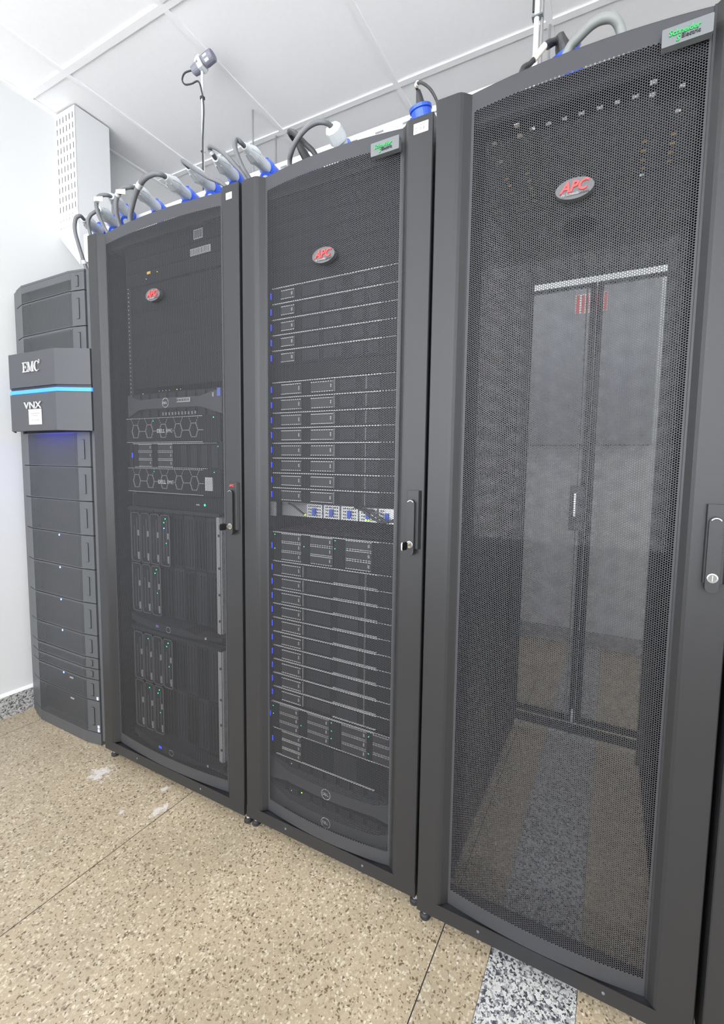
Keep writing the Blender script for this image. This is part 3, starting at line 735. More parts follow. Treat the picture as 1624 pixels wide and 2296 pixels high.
# ---- blade chassis
def blade_chassis(z0, label, emblem):
    t = empty('blade_chassis', (.125, .05, z0), label, 'server'); Hh = .444; W_ = .4826
    q_ = MB(); q_.box(.009, .012, .03, .75, 0, Hh); q_.box(W_-.011, W_, .03, .75, 0, Hh); q_.box(.011, W_-.011, .03, .75, Hh-.008, Hh); q_.box(.011, W_-.011, .03, .75, 0, .008); q_.box(.011, W_-.011, .62, .63, .008, Hh-.008); q_.build('enclosure', 'srv', t)
    m = MB(); m.box(0, W_, -.012, .015, Hh-.012, Hh-.001); m.box(0, .010, -.004, .015, .045, Hh-.012)
    for i in range(8): m.box(.038+i*.0525, .044+i*.0525, -.014, -.012, Hh-.016, Hh-.008)
    m.build('top_bar', 'srv2', t)
    n = 30; V = []; xs = [W_*i/(n-1) for i in range(n)]
    def hh(x): return (.020 if x < .33 else (.020-.012*min(1, (x-.33)/.05)))
    def yb(x): return -.008-.03*(1-(2*x/W_-1)**2)
    for x in xs: V += [(x, yb(x), .010), (x, yb(x), .016+hh(x)), (x, .015, .010), (x, .015, .016+hh(x))]
    Fc = []
    for i in range(n-1): a = 4*i; Fc += [(a, a+4, a+5, a+1), (a+1, a+5, a+7, a+3), (a, a+2, a+6, a+4)]
    Fc += [(0, 1, 3, 2), (4*n-4, 4*n-2, 4*n-1, 4*n-3)]
    lip = MB().add(V, Fc).build('control_lip', 'srv2', t)
    r = MB(); cx = .255; yy = yb(cx)-.001; cz = .022
    A = [(cx+.012*math.cos(2*math.pi*i/20), cz+.011*math.sin(2*math.pi*i/20)) for i in range(20)]; B = [(cx+.0104*math.cos(2*math.pi*i/20), cz+.0094*math.sin(2*math.pi*i/20)) for i in range(20)]
    r.add([(p[0], yy, p[1]) for p in A]+[(p[0], yy, p[1]) for p in B], [(i, (i+1) % 20, 20+(i+1) % 20, 20+i) for i in range(20)]); r.build('round_logo', 'dullsilver', lip)
    MB().box(.185, .20, yb(.19)-.001, yb(.19), .02, .028).build('status_display', 'blueled' if emblem else 'bluetag', lip)
    m = MB(); m.box(.39, .425, -.022, -.019, .012, .020); m.build('print', 'dullsilver', lip)
    # right ears: two thin bright strips
    m = MB(); m.box(.458, .4635, -.004, .02, .035, Hh-.004); m.box(.4665, .4755, -.006, .02, .035, Hh-.004); m.box(.477, .4805, -.002, .02, .035, Hh-.004)
    m.build('right_flange', 'dullsilver', t)
    m = MB()
    for z in (.08, .17, .26, .37): m.lathe((.472, -.006, z), (0, -1, 0), [(0, .005), (.0006, .005)], 12)
    m.build('flange_holes', 'black', t)
    # blank slot covers
    for r_i in range(2):
        for c in range(8):
            if (r_i == 0 and c < 4) or (r_i == 1 and c < 3): continue
            b = MB(); x = .012+c*.0555; z = .047+(1-r_i)*.190
            b.box(x+.001, x+.0545, .004, .028, z, z+.186)
            for k in range(3): b.box(x+.008+k*.016, x+.013+k*.016, .001, .004, z+.01, z+.176)
            b.build('slot_cover', 'srv2' if (c+r_i) % 2 else 'srv', t)
    return t
blade_chassis(.568, 'tall blade server chassis, upper of the two in the left rack', False)
blade_chassis(.113, 'tall blade server chassis, lower of the two in the left rack', True)
def blade():
    t = empty('blade_server', (0, 0, 0), 'x', 'server'); w, h = .0525, .186
    MB().box(0, w, .0, .6, 0, h).build('body', 'srv', t)
    f = MB().rrect(.001, w-.001, .001, h-.001, .010, -.008, 0).build('face', 'srv', t)
    MB().outline(.001, w-.001, .001, h-.001, .010, .0014, -.0098, -.008).build('face_rim', 'rim', f)
    m = MB(); m.box(.018, .0192, -.0095, -.008, .02, h-.05); m.box(.034, .0352, -.0095, -.008, .02, h-.02); m.build('ridge', 'rim', f)
    MB().box(.040, .0455, -.0105, -.008, .012, .038).build('release_button', 'dullsilver', f)
    MB().box(.040, .0455, -.0105, -.008, .100, .120).build('port', 'dullsilver', f)
    return t
bp = blade(); n = 0
ORD = ['leftmost', 'second', 'third', 'fourth']
for ci, zc in enumerate((.568, .113)):
    for r_i in range(2):
        for c in range(4 if r_i == 0 else 3):
            loc = (.125+.0125+c*.0555, .05-.002+.002, zc+.047+(1-r_i)*.190)
            lab = '%s blade from the left in the %s row of the %s blade chassis' % (ORD[c].replace('leftmost', 'first'), ['upper', 'lower'][r_i], ['upper', 'lower'][ci])
            lab = lab.replace(' blade from', ' narrow blade from')
            if n == 0: bp.location = loc; bp['label'] = lab; bp['group'] = 'blades in the left rack'; b_ = bp; first_copy = True
            else: b_ = dup(bp0, loc, lab, 'blades in the left rack')
            if n == 0: bp0 = bp
            n += 1
            extra = []
            if c == (3 if r_i == 0 else 2): extra = [(.030, .172, 'greenled'), (.022, .158, 'greenled'), (.033, .085, 'greenled')]
            if c == 3 and r_i == 0 and ci == 0: extra += [(.022, .138, 'bluedot')]
            if c == 1 and ci == 1: extra += [(.028, .168, 'greenled')]
            b_['leds'] = str(extra)
BL = [o for o in COL.objects if o.name.startswith('blade_server')]
for o in BL:
    for (x, z, m) in eval(o['leds']): led(o, x, z, m, .0024, -.010)
    del o['leds']
lb = [o for o in BL if 'second blade' in o['label'] and 'upper row' in o['label']]
for o in BL:
    if ('third blade' in o['label'] and 'upper row of the upper' in o['label']): MB().box(.012, .040, -.0125, -.0105, .105, .150).build('paper_label', 'label', o)
    if ('second blade' in o['label'] and 'lower row of the upper' in o['label']): MB().box(.030, .046, -.0125, -.0105, .10, .15).build('paper_label', 'dullsilver', o)
    if ('second blade' in o['label'] and 'lower row of the lower' in o['label']): MB().box(.030, .042, -.0125, -.0105, .10, .15).build('paper_label', 'dullsilver', o)
# ---- two patch units with barcodes near the top of the left rack
for i, (z, lx, lz, lw, lh) in enumerate(((1.893, .355, .008, .042, .030), (1.848, .337, .004, .096, .022))):
    t = empty('patch_unit', (.133, .055, z), ['dark single-height unit with a small square sticker, top of the left rack', 'dark unit with a long barcode strip, second from the top of the left rack'][i], 'switch')
    MB().box(0, .4826, 0, .003, 0, .043).build('face', 'srv', t); MB().box(.018, .4646, .003, .3, 0, .043).build('chassis', 'srv', t)
    MB().box(lx, lx+lw, -.001, 0, lz, lz+lh).build('barcode_label', 'dullsilver', t)
    p = MB()
    for k in range(12): p.box(lx+.003+k*lw/13, lx+.0045+k*lw/13, -.0014, -.001, lz+.003, lz+lh-.003)
    p.build('barcode_print', 'ink', t)
t = empty('patch_unit', (.133, .055, 1.803), 'dark unit with a yellow tag, third from the top of the left rack', 'switch')
MB().box(0, .4826, 0, .003, 0, .043).build('face', 'srv', t); MB().box(.018, .4646, .003, .3, 0, .043).build('chassis', 'srv', t)
MB().box(.115, .132, -.001, 0, .030, .038).build('yellow_tag', 'yellow', t); led(t, .11, .015, 'bluedot', .0012); led(t, .17, .03, 'limeled', .0012)
for i in range(4): blank(.133, .066, 1.447+U(2)*i, 2, 'plain double-height blanking panel, %s upwards from the flared-band array, left rack' % ['first', 'second', 'third', 'fourth'][i], 'blanking panels in the left rack')
m = MB()
for i in range(40): m.box(0, .003, 0, .001, i*.0148, i*.0148+.004)
o = m.build('rail_mark_strip', 'dullsilver', R1, (.118, .0662, 1.36)); o['label'] = 'row of tiny pale marks up the mounting rail'
# ---- lit switch in the middle rack
def fanswitch():
    t = empty('network_switch', (XE2, YS2+.01, 1.0195), 'bright metal back of a switch with fan modules and blue latches, above the dark gap', 'switch'); H_ = .043
    MB().box(.018, .4646, .03, .5, 0, H_).build('chassis', 'dullsilver', t)
    MB().box(0, .018, -.002, .004, 0, H_).build('ear', 'silver', t)
    for i in range(5):
        x = .125+i*.062; f = MB().box(x, x+.056, .018, .03, .002, H_-.002).build('fan_module', 'zinc', t)
        g = MB()
        for a in range(7):
            for b in range(4): g.lathe((x+.008+a*.0066, .0179, .008+b*.009), (0, -1, 0), [(0, .0027), (.0004, .0027)], 6)
        g.build('vent_holes', 'ink', f)
        MB().box(x+.022, x+.034, .013, .018, .010, .030).build('blue_latch', 'blue', f)
    MB().box(.395, .455, .016, .03, .001, H_-.001).build('power_module', 'zinc', t)
    led(t, .118, .008, 'limeled', .003, .016); led(t, .335, .007, 'limeled', .0028, .012); led(t, .345, .008, 'limeled', .002, .012)
    m = MB(); m.tube(smooth_path([(.30, .01, .042), (.335, .0, .034), (.37, .0, .014), (.40, .004, .006), (.45, .01, .02)]), .004, 8); m.tube(smooth_path([(.06, .012, .04), (.09, .0, .034), (.11, .004, .02), (.12, .012, .01)]), .003, 8)
    m.tube(smooth_path([(.34, .005, .038), (.38, -.004, .022), (.41, .0, .008)]), .004, 8)
    m.build('cable', 'cable2', t)
fanswitch()
m = MB().box(0, .42, 0, .3, 0, .002); tag(m.build('shelf_plate', 'inner', None, (XE2+.03, YS2+.02, .977)), 'dark metal shelf plate in the gap under the lit switch, middle rack', 'shelf')

# ================================================================== STORAGE CABINET (far left)
EX = -.68
def ey(x):
    x = np.asarray(x, dtype=float); return np.interp(x, [-.618, -.532, -.182, -.097], [.043, .025, .025, .037])
E_ = empty('storage_cabinet', (-.35, .05, 0), 'grey storage cabinet in the corner with a protruding blue-lit band', 'cabinet')
ox, oy = -.35, .05
def EM(): return MB()
c = MB(); c.prism([(-.680-ox, .4), (-.680-ox, .062-oy), (-.672-ox, .058-oy), (-.622-ox, .046-oy), (-.620-ox, .052-oy), (-.620-ox, .4)], .0, 1.905); c.build('left_frame', 'emc', E_)
c = MB(); c.prism([(-.094-ox, .4), (-.094-ox, .044-oy), (-.090-ox, .040-oy), (-.060-ox, .043-oy), (-.006-ox, .049-oy), (-.006-ox, .4)], .022, 1.905); c.build('right_frame', 'emc', E_)
c = MB(); c.box(-.0315, -.0305, 0, 0, 0, 0)
MB().prism([(-.0605-ox, .0415-oy), (-.0595-ox, .0415-oy), (-.0595-ox, .05-oy), (-.0605-ox, .05-oy)], .1, 1.9).build('frame_seam', 'plate', E_)
MB().box(-.619-ox, -.095-ox, .0575-oy, .95, .0, 1.895).build('core', 'ink', E_)
MB().prism([(-.617-ox, .043-oy), (-.532-ox, .025-oy), (-.182-ox, .025-oy), (-.097-ox, .037-oy), (-.097-ox, .4-oy), (-.617-ox, .4-oy)], 1.8975, 1.905).build('top_cap', 'emc', E_)
MB().box(-.67-ox, -.016-ox, .4-oy, .98, 0.01, 1.90).build('body', 'emc', E_)
MB().rrect(-.040-ox, -.024-ox, 1.838, 1.868, .002, -.0045, -.001).build('asset_label', 'label', E_)
def enclosure(z0, z1, label, latch=True, ledx=None, plain=False, stickers=0, bright=False):
    z0 += .0018; z1 -= .0018
    t = empty('drive_enclosure', (-.35, .05, z0), label, 'storage', None); H_ = z1-z0
    def P(xs, off=0): return [(x-ox, float(ey(x))-oy+off) for x in xs]
    if plain:
        MB().prism(P([-.618, -.532, -.182, -.097])+[(-.097-ox, .006), (-.618-ox, .006)], 0, H_).build('kick_panel', 'emc', t); return t
    a = P([-.617, -.534]); MB().prism(a+[(-.534-ox, .006), (-.617-ox, .006)], 0, H_).build('bezel_end', 'emc', t)
    zt = H_ if z1 < 1.86 else H_-.018
    a = P([-.160, -.098]); MB().prism(a+[(-.098-ox, .006), (-.160-ox, .006)], 0, H_).build('bezel_end', 'emc', t)
    hexsheet('perforated_bezel', -.533-ox, -.162-ox, .001, zt-.001, .0064, .68, lambda X: ey(X+ox)-oy, -.534-ox, -.160-ox, 0, H_, 'emc', t)
    MB().prism(P([-.533, -.182, -.161], .006), .0005, .0012).build('bezel_lip', 'emc', t)
    if latch:
        hh = min(.078, H_*.62); zc = H_/2; x0, x1 = -.148, -.126; y = float(ey((x0+x1)/2))-oy
        MB().outline(x0-ox, x1-ox, zc-hh/2, zc+hh/2, .003, .0012, y-.0011, y+.0006, k=3).build('latch_outline', 'black', t)
    if ledx is not None: led(t, ledx-ox, H_-.010, 'bluedot', .0042, float(ey(ledx))-oy-.001)
    for k in range(stickers):
        y = float(ey(-.107))-oy; MB().box(-.112-ox, -.101-ox, y-.0022, y+.001, .004+k*.016, .016+k*.016).build('sticker', 'lilac', t)
    return t
Z = [1.8985, 1.828, 1.695, 1.585, 1.305, 1.153, 1.016, .879, .741, .602, .468, .373, .327, .281, .191, .053, 0.0]
G_ = 'bezelled drive enclosures of the storage cabinet'
enclosure(Z[1], Z[0], 'perforated bezel at the very top of the storage cabinet')
enclosure(Z[2], Z[1], 'perforated bezel second from the top of the storage cabinet')
enclosure(Z[3], Z[2], 'perforated bezel just above the protruding band of the storage cabinet')
enclosure(Z[5], Z[4]-.013, 'perforated bezel tinged blue just below the protruding band')
enclosure(Z[6], Z[5], 'perforated bezel without a light, second below the protruding band')
enclosure(Z[7], Z[6], 'perforated bezel without a light, third below the protruding band')
nm = ['first', 'second', 'third', 'fourth']
enclosure(Z[8], Z[7], 'perforated bezel with a blue light, topmost of those so lit', ledx=-.320)
enclosure(Z[9], Z[8], 'perforated bezel with a blue light, second from above of those so lit', ledx=-.324)
enclosure(Z[10], Z[9], 'perforated bezel with a blue light, third from above of those so lit', ledx=-.327)
enclosure(Z[11], Z[10], 'shorter perforated bezel with a blue light above the two slim ones', ledx=-.326)
enclosure(Z[12], Z[11], 'slim perforated bezel, upper of the two slim ones low in the storage cabinet')
enclosure(Z[13], Z[12], 'slim perforated bezel, lower of the two slim ones low in the storage cabinet')
t = enclosure(Z[14], Z[13], 'perforated bezel with a blue light and one lilac sticker, near the cabinet foot', ledx=-.331, stickers=1)
MB().box(-.28-ox, -.255-ox, .022-oy, .024-oy, .065, .071).build('small_plate', 'dullsilver', t)
t = enclosure(Z[15], Z[14], 'tall perforated bezel with two lilac stickers at the foot of the storage cabinet', stickers=2)
MB().box(-.28-ox, -.255-ox, .022-oy, .024-oy, .112, .118).build('small_plate', 'dullsilver', t)
enclosure(Z[16]+.0, Z[15], 'plain grey kick panel under the lowest bezel of the storage cabinet', plain=True)
# protruding band
Hd = empty('lit_header', (-.34, 0, 1.2925), 'protruding dark band with maker letters and a glowing blue line, storage cabinet', 'panel')
hx = -.34
PT = [(-.620, .018), (-.502, -.040), (-.177, -.034), (-.047, .020), (-.047, .030), (-.62, .030)]
def HP(k): # inset outline
    return [(-.618+k-hx, .020), (-.502-hx, -.040+k), (-.177-hx, -.034+k), (-.049-k*.3-hx, .022+k*.3), (-.049-hx, .030), (-.618+k-hx, .030)]
P0 = [(p[0]-hx, p[1]) for p in PT]
q_ = MB().prism(P0, .007, .1455); PI_ = HP(.004)
for i_ in range(3): q_.add([(*P0[i_], 0), (*P0[i_+1], 0), (*P0[i_+1], .007), (*P0[i_], .007), (*PI_[i_], 0), (*PI_[i_+1], 0), (*PI_[i_+1], .007), (*PI_[i_], .007)], [(0, 1, 2, 3), (4, 5, 6, 7), (0, 1, 5, 4)])
lo = q_.build('lower_cover', 'emcband', Hd)
up = MB().prism(P0, .1735, .3075).build('upper_cover', 'emcband', Hd, bevel=.001)
MB().prism(HP(.006), .1455, .1735).build('recess', 'black', Hd)
MB().prism(HP(.001), .1485, .1625).build('blue_light_strip', 'bluelight', Hd, label='glowing blue light strip')
MB().box(-.49-hx, -.20-hx, -.028, -.004, .0055, .0065).build('under_light', 'blueunder', Hd, label='blue glow strip under the band')
ang = math.atan2(.006, .325)
def serifE(m, x, z, h, w):
    t_ = h*.2; s = h*.09; m.box(x, x+w, -.003, 0, z, z+s); m.box(x, x+w, -.003, 0, z+h-s, z+h); m.box(x+w*.15, x+w*.15+t_, -.003, 0, z+s, z+h-s)
    m.box(x+w*.15+t_, x+w*.72, -.003, 0, z+h*.47, z+h*.55); m.box(x+w*.90, x+w, -.003, 0, z, z+h*.27); m.box(x+w*.90, x+w, -.003, 0, z+h*.73, z+h); m.box(x+w*.66, x+w*.73, -.003, 0, z+h*.36, z+h*.66)
def serifM(m, x, z, h, w):
    s = h*.07; t1, t2 = w*.09, w*.20
    for a, b in ((x, x+w*.3), (x+w*.64, x+w)): m.box(a, b, -.003, 0, z, z+s)
    m.box(x, x+w*.26, -.003, 0, z+h-s, z+h); m.box(x+w*.74, x+w, -.003, 0, z+h-s, z+h)
    m.box(x+w*.11, x+w*.11+t1, -.003, 0, z+s, z+h-s); m.box(x+w*.72, x+w*.72+t2, -.003, 0, z+s, z+h-s)
    for (a, b) in (((x+w*.08, x+w*.28), (x+w*.44, x+w*.54)), ((x+w*.78, x+w*.70+t1*1.2), (x+w*.44, x+w*.52))):
        m.prism([(a[0], z+h), (a[1], z+h), (b[1], z+s*.5), (b[0], z+s*.5)], -.003, 0, 'y')
def serifC(m, x, z, h, w):
    n = 18; O = []; I = []
    for i in range(n+1):
        a = math.radians(48+(264*i/n)); O.append((x+w*.52+w*.52*math.cos(a), z+h/2+h*.52*math.sin(a))); I.append((x+w*.60+w*.36*math.cos(a), z+h/2+h*.45*math.sin(a)))
    for i in range(n): m.prism([O[i], O[i+1], I[i+1], I[i]], -.003, 0, 'y')
    m.box(x+w*.86, x+w*.93, -.003, 0, z+h*.66, z+h*.98)
L_ = MB(); zb = .0795
serifE(L_, 0, 0, .0385, .033); serifM(L_, .0345, 0, .0385, .046); serifC(L_, .083, 0, .0385, .034)
o = L_.build('maker_letters', 'silver', up, (-.392-hx, -.0395, 1.5225-1.2925)); o.rotation_euler = (0, 0, ang)
o = text_mesh('raised_two', [('2', .1145, .030, .019, 0, .01, .9, 0)], ['silver'], .003, up, (-.392-hx, -.0395, 1.5225-1.2925)); o.rotation_euler = (0, 0, ang)
o = text_mesh('model_letters', [('VNX', 0, 0, .0375, .0, .006, 1.55, 0)], ['silver'], .003, lo, (-.393-hx, -.0395, 1.3795-1.2925)); o.rotation_euler = (0, 0, ang)
n_ = MB().box(0, .092, -.001, 0, 0, .060); n_ = n_.build('paper_notice', 'label', lo, (-.366-hx, -.0385, 1.3165-1.2925)); n_.rotation_euler = (0, 0, ang)
m = MB(); m.box(0, .092, -.0014, -.001, .055, .060, 1)
for i, (a, b, z) in enumerate(((.015, .078, .042), (.03, .064, .034), (.02, .03, .016), (.04, .052, .016), (.055, .075, .016))): m.box(a, b, -.0013, -.001, z, z+.0022, 0)
o = m.build('notice_print', ['greyink', 'lilac'], lo, (-.366-hx, -.0385, 1.3165-1.2925)); o.rotation_euler = (0, 0, ang)

# ================================================================== OVERHEAD CABLING
tr = empty('cable_tray', (.6, .26, 2.10), 'white slotted metal tray carrying the sockets behind the rack tops', 'tray')
hs = []
for i in range(20):
    x = -1.075+i*.095; hs.append((x, x+.030, .100, .107))
plate((-1.115, .92), (0, .122), hs, lambda u, v, s: (u, .0015*s, v)).build('front_side', 'duct', tr)
MB().box(-1.115, .92, .0, .16, -.0015, 0).build('tray_floor', 'duct', tr)
MB().box(-1.115, .92, .1585, .16, 0, .122).build('rear_side', 'duct', tr)
tr2 = empty('cable_tray', (.6, .57, 2.14), 'second white cable tray hung on rods further back over the racks', 'tray')
MB().box(-1.27, .95, 0, .22, -.0015, 0).build('tray_floor', 'duct', tr2); MB().box(-1.27, .95, 0, .0015, 0, .06).build('front_side', 'duct', tr2); MB().box(-1.27, .95, .2185, .22, 0, .06).build('rear_side', 'duct', tr2)
for (x, y), lab in (((.191, .600), 'thin metal hanging rod behind the left rack, nearer of its pair'), ((.181, .757), 'thin metal hanging rod behind the left rack, further of its pair'), ((1.477, .600), 'thin metal hanging rod near the white conduit, nearer of its pair'), ((1.475, .757), 'thin metal hanging rod near the white conduit, further of its pair')):
    tag(MB().tube([(0, 0, 2.145-2.1), (0, 0, ZC-2.1)], .004, 8).build('hanging_rod', 'rod', None, (x, y, 2.1)), lab, 'rod', 'rods hanging from the ceiling')

PL = {
'P1': [(-0.186, 0.090, 2.130), (-0.287, 0.200, 2.164)], 'P2': [(-0.102, 0.100, 2.153), (-0.177, 0.200, 2.171)],
'P3': [(-0.020, 0.100, 2.182), (-0.127, 0.220, 2.213)], 'P4': [(0.141, 0.090, 2.168), (0.066, 0.220, 2.189)],
'P5': [(0.308, 0.090, 2.162), (0.257, 0.210, 2.183)], 'P6': [(0.413, 0.100, 2.172), (0.374, 0.220, 2.189)],
'P7': [(0.552, 0.090, 2.156), (0.502, 0.210, 2.187)], 'P8': [(0.679, 0.090, 2.157), (0.651, 0.210, 2.176)],
'P9': [(0.862, 0.120, 2.134), (0.845, 0.190, 2.146)], 'P10': [(1.007, 0.090, 2.117), (1.004, 0.150, 2.124)],
'P11': [(1.267, 0.100, 2.130), (1.260, 0.150, 2.126)], 'P12': [(1.599, 0.140, 2.162), (1.605, 0.190, 2.179)]}
CB = {
'P1': [(-0.186, 0.090, 2.130), (-0.152, 0.060, 2.120), (-0.163, 0.050, 2.107), (-0.172, 0.050, 2.068), (-0.171, 0.060, 2.018), (-0.164, 0.070, 1.968), (-0.162, 0.080, 1.933), (-.16, .085, 1.906)],
'P2': [(-0.102, 0.100, 2.153), (-0.092, 0.080, 2.132), (-0.107, 0.070, 2.115), (-0.120, 0.070, 2.092), (-0.127, 0.080, 2.055), (-.125, .09, 1.98), (-.12, .1, 1.906)],
'P3': [(-0.020, 0.100, 2.182), (-0.019, 0.080, 2.176), (-0.046, 0.070, 2.172), (-0.046, 0.060, 2.143), (-0.039, 0.060, 2.109), (-0.034, 0.070, 2.078), (-0.020, 0.080, 2.044), (.03, .10, 1.986)],
'P4': [(0.141, 0.090, 2.168), (0.143, 0.070, 2.159), (0.115, 0.060, 2.153), (0.083, 0.060, 2.136), (0.073, 0.060, 2.100), (0.057, 0.080, 2.053), (.06, .10, 1.986)],
'P5': [(0.308, 0.090, 2.162), (0.309, 0.070, 2.159), (0.289, 0.060, 2.159), (0.256, 0.050, 2.147), (0.198, 0.060, 2.131), (0.152, 0.070, 2.095), (0.121, 0.080, 2.055), (.11, .10, 1.986)],
'P6': [(0.413, 0.100, 2.172), (0.422, 0.080, 2.168), (0.424, 0.070, 2.171), (0.477, 0.060, 2.132), (0.549, 0.060, 2.083), (0.604, 0.080, 2.054), (.66, .12, 1.986)],
'P7': [(0.552, 0.090, 2.156), (0.562, 0.070, 2.155), (0.560, 0.060, 2.165), (0.584, 0.050, 2.158), (0.625, 0.050, 2.131), (0.666, 0.060, 2.090), (0.696, 0.080, 2.051), (.70, .12, 1.986)],
'P8': [(0.679, 0.090, 2.157), (0.685, 0.070, 2.153), (0.680, 0.060, 2.156), (0.681, 0.050, 2.143), (0.686, 0.050, 2.114), (0.703, 0.060, 2.068), (0.712, 0.080, 2.044), (.725, .12, 1.986)],
'P9': [(0.862, 0.120, 2.134), (0.859, 0.100, 2.138), (0.866, 0.080, 2.138), (0.895, 0.070, 2.117), (0.931, 0.070, 2.080), (0.960, 0.080, 2.048), (.98, .10, 1.986)],
'P10': [(1.007, 0.090, 2.117), (1.000, 0.070, 2.115), (0.978, 0.060, 2.115), (0.951, 0.050, 2.101), (0.920, 0.050, 2.082), (0.890, 0.060, 2.064), (0.866, 0.080, 2.047), (.86, .10, 1.986)],
'P11': [(1.267, 0.100, 2.130), (1.266, 0.090, 2.134), (1.277, 0.080, 2.131), (1.295, 0.070, 2.115), (1.314, 0.070, 2.096), (1.325, 0.080, 2.078), (1.330, 0.080, 2.058), (1.33, .09, 1.986)],
'P12': [(1.599, 0.140, 2.162), (1.593, 0.120, 2.143), (1.584, 0.100, 2.125), (1.570, 0.090, 2.103), (1.553, 0.080, 2.078), (1.538, 0.060, 2.050), (1.53, .065, 1.986)]}
DESC = {'P1': 'first from the left, over the storage cabinet', 'P2': 'second from the left, over the storage cabinet', 'P3': 'third from the left, with a white flag label on its cable', 'P4': 'fourth from the left, above the left end of the left rack',
 'P5': 'fifth from the left, its thick cable arching left', 'P6': 'sixth from the left, its cable running right', 'P7': 'seventh from the left, beside the left rack asset label', 'P8': 'eighth from the left, at the left corner of the middle rack'}
for k, (a, b) in PL.items():
    a = Vector(a); b = Vector(b); d = (b-a); L0 = d.length; dn = d.normalized()
    if k in DESC:
        pg = empty('power_plug', a, 'large grey industrial plug, '+DESC[k], 'plug', 'grey plugs above the racks')
        s = 1.0
        MB().lathe((0, 0, 0), dn, [(-.004, .010), (0, .0115), (.004, .0125), (.02, .0175), (.040, .0235), (.052, .0245), (.056, .0245), (.058, .0205), (L0-.004, .0195)], 22).build('body', 'plug', pg)
        g = MB(); side = dn.cross(Vector((0, 0, 1))).normalized(); upv = side.cross(dn)
        for q in range(6):
            an = q*math.pi/3; e = side*math.cos(an)+upv*math.sin(an)
            g.tube([dn*.014+e*.0162, dn*.05+e*.0248], .0016, 6)
        g.build('grip_rib', 'plug', pg)
        sk = empty('wall_socket', b, 'blue socket of the plug '+DESC[k].replace('with a white flag label on its cable', 'by the flag label').replace('above the left end of the left rack', 'at the left rack corner').replace('at the left corner of the middle rack', 'at the middle rack corner').replace(', over the storage cabinet', ' over the storage cabinet'), 'socket', 'blue sockets above the racks'); sk.name = 'power_socket'
        MB().lathe((0, 0, 0), dn, [(-.002, .0265), (.0, .0275), (.010, .0275), (.011, .024), (.03, .026), (.048, .026)], 22).build('body', 'blue', sk)
        f = MB(); c0 = -upv*.038-dn*.006
        f.lathe(c0, (dn+upv*.6), [(-.001, .022), (.006, .0235), (.012, .018)], 20)
        f.build('hinged_lid', 'blue', sk)
        f = MB(); f.lathe(c0-(dn+upv*.6).normalized()*.0014, (dn+upv*.6), [(-.0005, .0135), (.0005, .0135)], 16); f.build('lid_pad', 'label', sk)
        f = MB(); f.tube([upv*.024, upv*.030+dn*.01], .006, 8); f.build('catch', 'blue', sk)
    rad = {'P5': .0085, 'P4': .0075, 'P6': .0068, 'P7': .0068, 'P8': .0068, 'P1': .0065, 'P2': .006, 'P3': .0065, 'P9': .0075, 'P10': .0068, 'P11': .0035, 'P12': .0055}[k]
    lab = {'P1': 'grey cable looping from the first plug down behind the storage cabinet top', 'P2': 'grey cable dropping from the second plug to the left rack corner', 'P3': 'grey cable with a white flag label from the third plug',
     'P4': 'grey cable arching from the fourth plug into the left rack', 'P5': 'thick grey cable with a white tag arching left from the fifth plug', 'P6': 'grey cable running down to the right from the sixth plug', 'P7': 'grey cable looping right from the seventh plug', 'P8': 'grey cable looping down beside the eighth plug',
     'P9': 'dark cable looping behind the big arch over the middle rack', 'P10': 'grey cable arching left from the gland connector over the middle rack', 'P11': 'thin dark cable with a cream tag at the right end of the middle rack', 'P12': 'dark cable with a cream sleeve over the right-hand rack'}[k]
    pts = smooth_path(CB[k]); o0 = pts[0]
    cb = MB().tube([p-o0 for p in pts], rad, 10).build('power_cable', 'cable2' if k in ('P9', 'P11', 'P12') else 'cable', None, o0)
    tag(cb, lab, 'cable', 'power cables over the racks')
    if k in ('P1', 'P3', 'P5', 'P4', 'P7', 'P11', 'P12'):
        i0 = {'P1': 31, 'P3': 16, 'P5': 21, 'P4': 16, 'P7': 6, 'P11': 7, 'P12': 14}[k]; span = {'P12': 8, 'P11': 4}.get(k, 2)
        MB().tube([p-o0 for p in pts[i0:i0+span+1]], rad*(1.6 if k == 'P11' else 1.22), 10).build('cable_tag', 'cream' if k in ('P11', 'P12') else 'label', cb)
        if k in ('P3', 'P4'):
            p = pts[i0]-o0; MB().prism([(p.x, p.z-.006), (p.x+.055, p.z-.022), (p.x+.055, p.z-.004), (p.x, p.z+.008)], p.y-.010, p.y-.0095, 'y').build('flag_label', 'label', cb)
# gland connector + sockets of the middle and right racks
def sock(name, p, d, lab, r=.026, L=.06):
    d = Vector(d).normalized(); sk = empty(name, p, lab, 'socket', 'blue sockets above the racks'); sk.name = 'power_socket'
    MB().lathe((0, 0, 0), d, [(0, r*.86), (.001, r*1.12), (.008, r*1.12), (.010, r), (L, r*.95)], 24).build('body', 'blue', sk)
    MB().lathe(d*-.0005, d, [(0, r*.8), (.0012, r*.8)], 20).build('mouth', 'ink', sk)
    MB().tube([d*.02+Vector((-r, 0, 0)), d*.02+Vector((-r-.006, 0, 0))], .006, 8).build('catch', 'blue', sk)
    return sk
pg = empty('gland_connector', (1.007, .09, 2.117), 'short fat grey gland connector over the middle rack', 'plug')
MB().lathe((0, 0, 0), (.0, .9, -.35), [(-.002, .012), (.0, .020), (.006, .0245), (.030, .0265), (.036, .0265), (.038, .022), (.05, .022)], 10).build('body', 'plug', pg)
sock('s', (1.006, .138, 2.099), (0, .9, -.35), 'blue socket under the short fat grey gland connector')
pg = empty('power_plug', (.862, .12, 2.134), 'small black plug leaning behind the cable arch over the middle rack', 'plug')
MB().lathe((0, 0, 0), (.25, .6, -.65), [(0, .008), (.02, .012), (.045, .014), (.05, .016), (.07, .016)], 14).build('body', 'cable2', pg)
